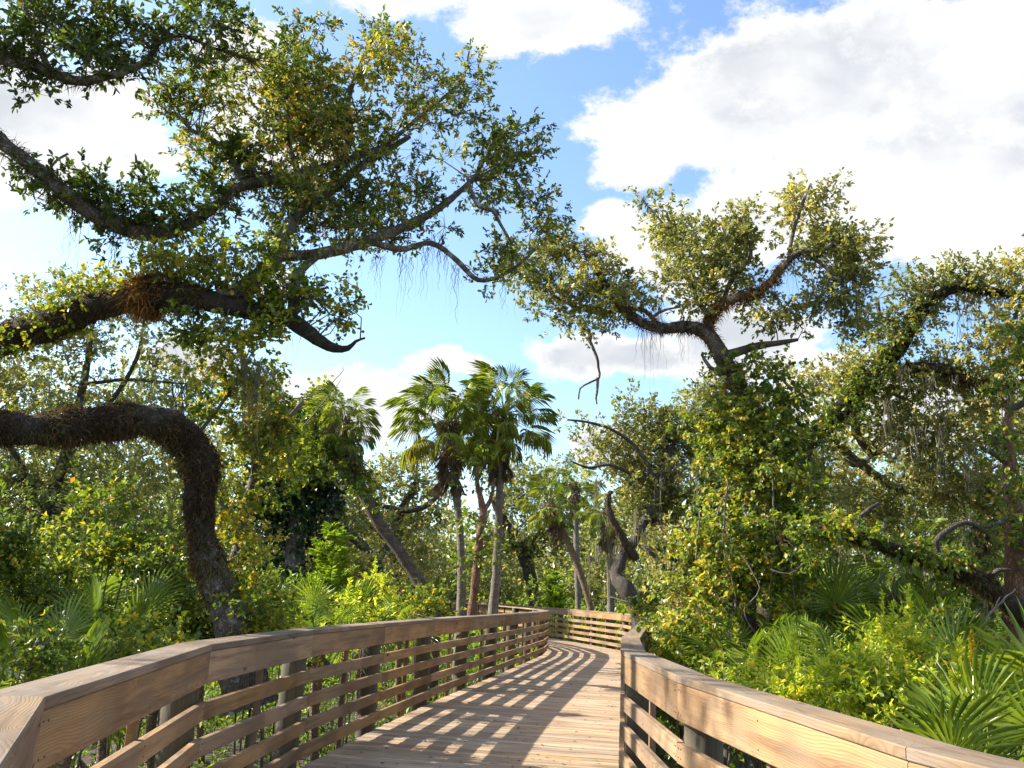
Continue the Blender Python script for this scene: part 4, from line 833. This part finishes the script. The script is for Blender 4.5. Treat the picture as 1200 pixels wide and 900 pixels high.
def sabal(label, pts, seed, sc=1.0, ng=26, nd=12, yellow=0, bark_=None, spread=1.0, name='sabal_palm', boots=True):
    rg = np.random.default_rng(seed); p = at(pts[0][0], pts[0][1], pts[0][2])
    r = empty(name, (p[0], p[1], GROUND_Z), label, 'palm', 'cabbage palms')
    C, R = limb_px(pts, .12); g = C[0].copy(); 
    if C[0][2] > GROUND_Z: C = np.vstack([[C[0][0], C[0][1], GROUND_Z-.1], C]); R = np.r_[R[0]*1.2, R]
    V, F = tube(C, R*(1+.05*np.sin(np.arange(len(R))*2.1)), 12, .06, rg); part('trunk', V, F, bark_ or B_PALM, r, smooth=True)
    top = C[-1]; ax = norm(C[-1]-C[-6])
    if boots:
        V, F, T = fringe(C[-9:], R[-9:]*1.25, 500, rg, .32, .02, .9); part('old_leaf_bases', V, F, FRONDD, r, tint=T, kind='stuff')
    ga = 2.399963
    for i in range(ng):
        t = i/(ng-1); el = math.radians(86 - 120*t**.8 + rg.normal(0, 6)); az = i*ga + rg.normal(0, .2)
        d = np.array([math.cos(az)*math.cos(el), math.sin(az)*math.cos(el), math.sin(el)]) + ax*.15
        me = SAB[rg.integers(0, 4)]
        if yellow and i >= ng-yellow: me = SABY[0]
        place_frond(me, r, top - ax*.22*t + rg.normal(0, .02, 3), d, rg.normal(0, .35), sc*rg.uniform(.82, 1.08)*spread)
    for i in range(nd):
        el = math.radians(-66 - 20*rg.random()); az = i*ga*1.3 + rg.normal(0, .3)
        d = np.array([math.cos(az)*math.cos(el), math.sin(az)*math.cos(el), math.sin(el)])
        place_frond(SABD[i % 2], r, top - ax*(.25+.75*rg.random()), d, rg.normal(0, .5), sc*rg.uniform(.9, 1.3), 'dead_frond')
    return r
sabal('upright cabbage palm left of its twin, yellow frond drooping on its left', [(540, 722, 21.5, 11.2), (541, 680, 21.5, 10.5), (540, 640, 21.5, 9.1), (536, 590, 21.5, 9.1), (531, 545, 21.5, 9.8), (527, 512, 21.5, 11.2), (524, 492, 21.5, 11.2)], 51, .66, 46, 26, 5)
sabal('upright cabbage palm right of its twin, grey trunk and full green head', [(577, 722, 22, 11.9), (581, 680, 22, 10.5), (583, 640, 22, 9.8), (585, 590, 22, 9.1), (587, 540, 22, 9.8), (589, 500, 22, 10.5), (590, 480, 22, 10.5)], 52, .63, 46, 22)
r_lean = sabal('cabbage palm leaning hard to the left, vines round its upper trunk', [(510, 716, 18, 14.4), (490, 680, 18, 14.4), (465, 642, 18, 13.6), (442, 610, 18, 13.6), (424, 575, 18, 13.6), (410, 540, 18, 12.8), (400, 508, 18, 12.8), (396, 492, 18, 11.9)], 53, .38, 40, 18, bark_=B_PALMDARK)
rgl = np.random.default_rng(533)
crown(r_lean, [(425, 572, 10, 18, 17.8), (412, 545, 10, 18, 17.8), (378, 525, 14, 22, 17.8, -.1), (368, 490, 12, 18, 17.8, .1), (440, 600, 7, 12, 17.8)], VINE, rgl, name='vine_leaves', leaf_len=.09, leaf_w=.7, sprigs=10, per=8, crad=.22, dens=1.1, tint=(.35, .3), gap=.2, droop=.3, twig=.005, rnd=False)
sabal('far cabbage palm with a thin brown trunk leaning left above the far railing', [(692, 712, 33, 7.6), (686, 690, 33, 7.6), (672, 650, 33, 7.6), (658, 620, 33, 6.8), (646, 598, 33, 6.8), (642, 590, 33, 6.8)], 54, .5, 28, 16, bark_=B_PALMRED)
sabal('far short palm with a dark drooping head right of the far leaning palm', [(716, 722, 32, 8.5), (715, 670, 32, 7.6), (714, 620, 32, 7.6), (714, 598, 32, 7.6)], 55, .55, 26, 14)
sabal('far pale-green palm head poking up behind the dark drooping palm', [(678, 715, 40, 6.8), (676, 650, 40, 6.8), (674, 590, 40, 6.0), (673, 565, 40, 6.0)], 56, .62, 20, 8)
sabal('palm head half hidden under the low limb on the right', [(1052, 760, 13, 13.6), (1054, 725, 13, 13.6), (1058, 695, 13, 12.8)], 57, .42, 20, 8, bark_=B_PALMRED)
sabal('palm head half buried in vines above the low limb, near the right edge', [(1150, 740, 15.5, 11.9), (1150, 690, 15.5, 11.9), (1150, 620, 15.5, 11.0)], 58, .5, 18, 6, bark_=B_PALMRED)
rg = np.random.default_rng(59)
r = tree_root(553, 720, 20.8, 'slender brown tree squeezed between the two upright palms', name='slender_tree')
sk, o1 = limbs(r, [[(552, 735, 20.8, 11), (553, 715, 20.8, 11), (558, 670, 20.8, 10), (562, 630, 20.8, 10), (566, 600, 20.8, 9), (560, 570, 20.8, 6), (558, 540, 20.8, 3)], [(566, 600, 20.8, 6), (575, 585, 20.8, 5), (580, 560, 20.8, 2)]], B_RED, rg, name='trunk', sides=8)
crown(r, [(562, 560, 16, 30, 20.8, .1), (556, 610, 18, 20, 20.8, .05), (572, 640, 14, 24, 20.6, .1), (545, 660, 16, 20, 20.5), (560, 530, 12, 16, 20.8, .1)], VINE, rg, skel=sk, leaf_len=.11, leaf_w=.65, sprigs=7, per=7, crad=.3, dens=.7, tint=(.4, .25), gap=.2, rnd=False)

def palmetto(px, py, Y, label, seed, nf=11, sc=1.0, dead=2, group='saw palmettos in the undergrowth'):
    rg = np.random.default_rng(seed); p = at(px, py, Y); r = empty('saw_palmetto', (p[0], p[1], GROUND_Z), label, 'palmetto', group)
    h = max(.15, p[2] - GROUND_Z - .5*sc)
    q = np.array([[p[0]+.15, p[1]+.1, GROUND_Z-.1], [p[0]+.05, p[1], GROUND_Z+h*.5], [p[0], p[1], GROUND_Z+h]])
    C = catmull(q, .15); V, F = tube(C, np.full(len(C), .05), 7, .2, rg); part('stem', V, F, B_PALMRED, r, smooth=True)
    for i in range(nf):
        el = math.radians(rg.uniform(22, 86)); az = i*2.4 + rg.normal(0, .3)
        d = (math.cos(az)*math.cos(el), math.sin(az)*math.cos(el), math.sin(el))
        place_frond(PAL[rg.integers(0, 3)], r, C[-1] - np.array([0, 0, h*.3*rg.random()]), d, rg.normal(0, .7), sc*rg.uniform(.75, 1.15))
    for i in range(dead):
        az = rg.random()*6.28; place_frond(SABD[i % 2], r, C[-1], (math.cos(az)*.5, math.sin(az)*.5, -.7), 0, sc*.5, 'dead_frond')
    return r
PM = [(15, 765, 6.0, 'palmetto closest to the camera, by the left railing corner', 8, .7), (88, 768, 6.0, 'palmetto fans just over the left rail cap, second from the left edge', 9, .75),
      (45, 705, 7.6, 'spiky palmetto in bright sun near the left edge above the railing', 10, .8), (140, 690, 8.6, 'bright palmetto under the arched trunk', 11, .85), (190, 722, 9.3, 'short palmetto left of the grey trunk base', 8, .7),
      (375, 712, 10.5, 'palmetto directly behind the left railing right of the grey trunk', 10, .65), (425, 708, 13, 'palmetto below the leaning palm on its left', 11, .8), (470, 712, 15.5, 'palmetto at the foot of the leaning palm', 11, .85), (350, 690, 13.5, 'palmetto in front of the feathery sapling', 11, .8),
      (1165, 830, 5.3, 'big glossy palmetto in the lower right corner', 16, 1.0), (1235, 780, 6.0, 'palmetto cut off by the right edge', 12, 1.1), (1100, 885, 5.0, 'palmetto low against the right rail cap', 9, .8),
      (930, 765, 10.2, 'upright palmetto fans nearest the vine curtain', 12, .95), (965, 750, 11.0, 'upright palmetto in the middle of the sunny patch', 12, 1.0), (1010, 765, 9.5, 'palmetto at the centre of the right-hand thicket', 12, .9), (1045, 745, 10.5, 'palmetto left of the tall leafy stalk', 11, .9),
      (1085, 735, 11.5, 'palmetto in shade under the low limb', 12, 1.2), (985, 715, 12.5, 'tall palmetto behind the sunny patch', 13, 1.3), (935, 700, 13.5, 'palmetto at the foot of the vine-draped oak', 12, 1.2), (1120, 770, 9.0, 'palmetto behind the yellow flower spikes', 12, 1.0), (1020, 690, 13.5, 'palmetto left of the half hidden palm head', 12, 1.3),
      (795, 752, 14.5, 'small palmetto beside the right railing near the bend', 10, .9), (1090, 690, 13.0, 'palmetto right of the half hidden palm head', 12, 1.2), (245, 690, 12.5, 'palmetto in the thicket behind the grey trunk', 11, 1.1), (60, 640, 10.5, 'palmetto high in the left thicket', 11, 1.1), (880, 735, 11.8, 'palmetto shaded by hanging vines', 11, 1.0)]
for k, (px, py, Y, lab, nf, sc) in enumerate(PM): palmetto(px, py, Y, lab, 100+k, nf, sc)

# ------------------------------------------------------------------ shrubs
def bush(px, py, Y, wpx, hpx, label, mat, seed, name='shrub', leaf_len=.065, leaf_w=.5, dens=.8, tint=(.5, .25), crad=.2, spikes=0, cat='shrub', sprigs=9, per=8, gap=.2, rnd=True):
    """(px, py) is the middle of the top; hpx the height of the visible leafy part"""
    rg = np.random.default_rng(seed); p = at(px, py, Y); r = empty(name, (p[0], p[1], GROUND_Z), label, cat, 'shrubs beside the boardwalk')
    Wm = wpx*Y/FPX/2; top = p[2]; st = []
    for i in range(9):
        a = rg.random()*6.28; rr = rg.uniform(.2, .8)*Wm
        q = np.array([[p[0]+.06*math.cos(a), p[1]+.06*math.sin(a), GROUND_Z-.05], [p[0]+rr*.4*math.cos(a), p[1]+rr*.4*math.sin(a), GROUND_Z*.4+top*.2], [p[0]+rr*math.cos(a), p[1]+rr*math.sin(a), top-.15-rg.random()*.3]])
        C = catmull(q, .12); V, F = tube(C, np.linspace(.014, .004, len(C)), 5, 0, rg); part('stem', V, F, B_TWIG, r, smooth=True); st.append(C)
    sk = np.vstack(st)
    bl = []
    for k in range(7):
        fx = rg.uniform(-.62, .62); fy = rg.uniform(.12, .9)
        bl.append((px+fx*wpx/2*(1), py+hpx*(fy+.25*abs(fx)), wpx*.26, hpx*.24, Y+rg.uniform(-.4, .4), rg.normal(0, .06)))
    crown(r, bl, mat, rg, name='foliage', skel=sk, leaf_len=leaf_len, leaf_w=leaf_w, sprigs=sprigs, per=per, crad=crad, dens=dens, tint=tint, gap=gap, twig=.004, rnd=rnd)
    for k in range(spikes):
        a = rg.uniform(-.45, .45); q0 = at(px+a*wpx, py+hpx*.5, Y+rg.uniform(-.3, .3)); l = rg.uniform(.5, .9)*hpx*Y/FPX
        n = 70; t = rg.random(n); pos = q0 + np.array([rg.normal(0, .05), 0, 1.0])*l*t[:, None]; d = norm(ball(n, rg)*np.array([1, 1, .3])+np.array([0, 0, .45]))
        V, F = oval(pos, d, leaf_len*1.3*(1.15-.6*t), leaf_len*.5*(1.15-.5*t), rg); 
        part('leafy_stalk', V, F, mat, r, tint=np.repeat(np.clip(.7+rg.normal(0, .12, n), 0, .93), 6), kind='stuff')
    return r
BS = [(885, 758, 8.2, 110, 85, 'bright shrub leaning on the right railing nearest the vine curtain', BRIGHT, 2), (940, 775, 7.2, 110, 90, 'sunlit yellow-green shrub along the middle of the right railing', BRIGHT, 2), (1005, 775, 6.8, 120, 100, 'dense sunlit shrub in front of the central palmettos', BRIGHT, 2),
      (1070, 785, 6.2, 110, 110, 'leafy shrub left of the big glossy palmetto', BRIGHT, 2), (1050, 715, 8.8, 55, 90, 'tall leafy stalks standing over the right-hand thicket', BRIGHT, 4), (1120, 800, 6.4, 70, 80, 'shrub below the yellow flower spikes', BRIGHT, 1), (1180, 745, 8.0, 90, 60, 'small-leaved shrub at the right edge above the glossy palmetto', VINE, 0),
      (810, 745, 12.5, 70, 55, 'low shrub beside the right railing, first past the bend', VINE, 0), (845, 760, 10.5, 70, 55, 'shrub right of the railing in front of the vine-draped trunk', VINE, 1), (775, 728, 17, 50, 35, 'green shrub just outside the bend of the right railing', BRIGHT, 1),
      (970, 700, 12.8, 110, 60, 'dark leafy shrub between the vine curtain and the low limb', VINE, 1), (1100, 715, 10.5, 80, 50, 'shaded shrub beneath the low limb', VINE, 1), (950, 650, 14, 80, 70, 'leafy shrub standing beneath the start of the low limb', BRIGHT, 1),
      (30, 735, 6.0, 90, 60, 'glossy shrub at the left edge behind the railing corner', VINE, 0), (165, 715, 7.0, 110, 65, 'red-tinged shrub above the left rail cap', VINE, 0), (215, 690, 9.4, 80, 80, 'shrub hugging the left side of the grey trunk base', VINE, 1), (80, 650, 9.2, 120, 100, 'tall shrub under the arched trunk near the left edge', VINE, 1), (180, 620, 9.6, 90, 110, 'tall yellow-green shrub under the top of the arch', VINE, 1), (15, 600, 9.0, 90, 110, 'tall shrub at the left edge below the arched limb', VINE, 0),
      (305, 695, 8.8, 70, 60, 'yellow-green shrub right of the grey trunk base', VINE, 0), (335, 715, 9.2, 70, 50, 'bright low shrub behind the left railing', BRIGHT, 1), (415, 690, 12.2, 80, 55, 'leafy shrub right of the feathery sapling', BRIGHT, 1), (500, 695, 16.5, 60, 45, 'yellowish shrub at the foot of the leaning palm', VINE, 1), (450, 670, 19, 60, 50, 'shrub behind the leaning palm trunk', BRIGHT, 1),
      (130, 560, 9.9, 110, 110, 'vine-laden shrub framed by the arch, farthest back', VINE, 0), (1130, 660, 12.5, 70, 50, 'dark shrub behind the low limb', VINE, 0), (760, 690, 21, 40, 45, 'shrub beside the dark trunk beyond the bend', VINE, 0)]
for k, (px, py, Y, w, h, lab, m_, sp_) in enumerate(BS):
    far = Y > 11
    bush(px, py, Y, w, h, lab, m_, 200+k, leaf_len=.046 if Y < 9.7 and m_ is VINE else .056 if Y < 9.7 else .075, crad=.17 if Y < 9.7 else .26, sprigs=13, per=9, rnd=False, leaf_w=.42 if m_ is BRIGHT else .6, dens=1.35 if Y < 9.7 else 1.0, spikes=sp_, tint=(.62, .25) if m_ is BRIGHT else (.48, .34))
# yellow flower spikes
rg = np.random.default_rng(61); p = at(1130, 745, 7.0); r = empty('goldenrod', (p[0], p[1], GROUND_Z), 'plant with bright yellow flower spikes left of the glossy palmetto', 'flowering plant')
for k in range(8):
    px = rg.uniform(1112, 1148); py0 = rg.uniform(735, 790); t0 = at(px, py0, 7.0+rg.uniform(-.2, .2))
    q = np.array([[p[0], p[1], GROUND_Z-.05], [t0[0], t0[1], t0[2]-.5], t0]); C = catmull(q, .1); V, F = tube(C, np.linspace(.007, .003, len(C)), 5); part('stem', V, F, B_TWIG, r)
    n = 260; t = rg.random(n)**.8; pos = t0 - np.array([0, 0, .30])*t[:, None]; d = norm(ball(n, rg)+np.array([0, 0, .3])); pos = pos + d*np.array([.06, .06, .02])*t[:, None]*rg.random((n, 1))
    V, F = oval(pos, d, .022, .016, rg); part('flower_spike', V, F, YFLOWER, r, tint=np.repeat(rg.random(n), 6), kind='stuff')
# feathery saplings
def feathery(px, py, Y, hpx, wpx, label, seed, mat=FERNY):
    rg = np.random.default_rng(seed); p = at(px, py, Y); top = p[2]; r = empty('cypress_sapling', (p[0], p[1], GROUND_Z), label, 'sapling', 'feathery saplings')
    V, F = tube(np.array([[p[0], p[1], GROUND_Z-.1], [p[0], p[1], (GROUND_Z+top)/2], [p[0], p[1], top-.1]]), np.array([.035, .025, .006]), 7); part('trunk', V, F, B_RED, r)
    W_ = wpx*Y/FPX/2; Hh = hpx*Y/FPX; nb = 70
    z = top - Hh*rg.random(nb)**.8*1.1; a = rg.random(nb)*6.28; l = W_*(.3+.9*np.sqrt(np.clip((top-z)/Hh, 0, 1)))*rg.uniform(.5, 1.1, nb)
    d = norm(np.stack([np.cos(a), np.sin(a), rg.uniform(.5, 1.5, nb)], 1)); o = np.stack([np.full(nb, p[0]), np.full(nb, p[1]), z-.25*l], 1)
    vt, ft = thin(o, o+d*l[:, None], .006); part('twigs', vt, ft, B_TWIG, r, kind='stuff')
    m = 90; t = rg.uniform(.15, 1, (nb, m)); pos = (o[:, None]+d[:, None]*(l[:, None]*t)[..., None] - np.array([0, 0, .12])*(t**2)[..., None]).reshape(-1, 3)
    dr = np.repeat(d, m, 0); sd = norm(np.cross(dr, np.array([0, 0, 1.0])))*rg.choice([-1, 1], len(pos))[:, None]
    dd = norm(dr*.7 + sd*1.0 + rg.normal(0, .22, (len(pos), 3))); L = W_*.30*rg.uniform(.5, 1.1, len(pos))*(1.25-np.repeat(t.ravel()[:, None], 1, 1)[:, 0]*.8)
    V, F = leaves(pos, dd, L, L*.09, rg); part('foliage', V, F, mat, r, tint=np.repeat(np.clip(.55+rg.normal(0, .22, len(pos)), 0, 1), 4))
feathery(392, 618, 13.5, 95, 95, 'large feathery lime-green sapling left of the leaning palm', 71)
feathery(652, 672, 38, 40, 44, 'small feathery lime-green sapling beyond the far railing', 72)
feathery(1020, 655, 16, 50, 60, 'feathery sapling in the shade under the low limb', 73)

# ------------------------------------------------------------------ undergrowth, ground cover and the wood behind
def inside(p):
    """keep off the boardwalk"""
    out = np.ones(len(p), bool)
    L_ = np.array(LEFT); R_ = np.array(RIGHT)
    xl = np.interp(p[:, 1], L_[:13, 1], L_[:13, 0]); xr = np.interp(p[:, 1], R_[:13, 1], R_[:13, 0])
    out &= ~((p[:, 1] < 28) & (p[:, 1] > -3) & (p[:, 0] > xl-.3) & (p[:, 0] < xr+.3))
    for q in np.array(mid)[12:]:
        out &= ((p[:, 0]-q[0])**2+(p[:, 1]-q[1])**2) > 2.3**2
    return out
def shade_free(h, x, y):
    """the walk lies in open sun: nothing tall grows close on its left"""
    L_ = np.array(LEFT); d = np.interp(y, L_[:13, 1], L_[:13, 0]) - x
    return np.where((d > 0) & (y < 40) & (y > 7), np.minimum(h, .1+.38*d), h)
def skyline(x, y):
    return y*np.interp(x/y, [-.7, -.45, -.3, -.18, -.1, 0, .05, .1, .2, .45, .8], [.27, .25, .22, .15, .10, .075, .08, .15, .22, .25, .25]) + 2.3
def mass(name, label, n, yr, hfun, leaf_len, mat, seed, sprigs, per, crad, tint, side=0, leaf_w=.55, xs=.75):
    global LEAFCOUNT
    rg = np.random.default_rng(seed); y = rg.uniform(*yr, n)**1.0; x = rg.uniform(-xs, xs, n)*(y+4)
    P = np.stack([x, y], 1); k = inside(P)
    if side: k &= (x*side > 0)
    P = P[k]; h = shade_free(hfun(P[:, 0], P[:, 1]), P[:, 0], P[:, 1])*(.55+.45*np.sin(P[:, 0]*1.3+P[:, 1]*.7)*np.sin(P[:, 1]*.9))
    C = np.stack([P[:, 0], P[:, 1], GROUND_Z + np.maximum(.12, h*rg.random(len(P))**.6)], 1); n = len(C)
    off = ball(n*sprigs, rg, .45)*crad; sp = np.repeat(C, sprigs, 0)+off; sdir = norm(off+np.array([0, 0, crad*.5])+rg.normal(0, .3*crad, off.shape))
    t = rg.random((len(sp), per)); pos = (sp[:, None]+sdir[:, None]*(t*leaf_len*2.6)[..., None]).reshape(-1, 3)
    D_ = norm(np.repeat(sdir, per, 0)+rg.normal(0, .7, (len(pos), 3))); L = leaf_len*rg.uniform(.6, 1.25, len(pos)); V, F = leaves(pos, D_, L, L*leaf_w, rg)
    T = np.clip(tint[0] + np.repeat(rg.normal(0, tint[1]*.5, n), sprigs*per) + rg.normal(0, tint[1]*.5, len(pos)), 0, 1)
    LEAFCOUNT += len(F)
    me = mesh_np(name, V, F, mat, tint=np.repeat(T, 4)); o = link(name, me); o['kind'] = 'stuff'; o['label'] = label; o['category'] = 'undergrowth'; return o
mass('ground_cover', 'low mixed herbs and seedlings covering the forest floor on both sides', 2000, (1.5, 24), lambda x, y: .40+.02*y, .06, VINE, 81, 10, 6, .28, (.32, .3), xs=.8)
mass('undergrowth', 'mixed green undergrowth filling the ground between the trees', 1700, (12, 34), lambda x, y: .9+.03*y, .10, VINE, 82, 10, 7, .40, (.38, .28), xs=.72)
mass('undergrowth', 'leafy thicket beyond the far bend and behind the palms', 1400, (28, 55), lambda x, y: 2.2+.02*y+np.abs(x)*.03, .17, BRIGHT, 83, 9, 7, .7, (.35, .26), xs=.62)
mass('far_wood', 'far wood closing the view behind everything', 3300, (56, 84), skyline, .42, OAKG, 84, 10, 7, 1.5, (.42, .26), xs=.8)
mass('far_wood', 'dark wood closing the view on both flanks', 1150, (22, 50), lambda x, y: np.where(x > 5, 1.5+np.abs(x)*.28, np.where(x < -6, np.abs(x)*.42, .6)), .20, VINE, 85, 10, 7, .9, (.3, .22), xs=.8)
# fallen leaves on the planks
rg = np.random.default_rng(91); n = 420
k = rg.integers(60, len(clp)-140, n); pos = np.c_[clp[k] + nrm[k]*rg.uniform(-1.15, 1.15, (n, 1)), np.full(n, .004)]
a = rg.random(n)*6.28; V, F = leaves(pos, np.stack([np.cos(a), np.sin(a), rg.uniform(0, .12, n)], 1), rg.uniform(.03, .065, n), .024, rg, .15, .08)
me = mesh_np('fallen_leaves', V, F, leaf('dry_leaves', [(0, (.10, .05, .02)), (.6, (.22, .13, .06)), (1, (.30, .25, .08))], .8, .2, .2), tint=np.repeat(rg.random(n), 4)); o = link('fallen_leaves', me); o['kind'] = 'stuff'
o['label'] = 'dry brown leaves scattered over the boardwalk planks'; o['category'] = 'leaf litter'
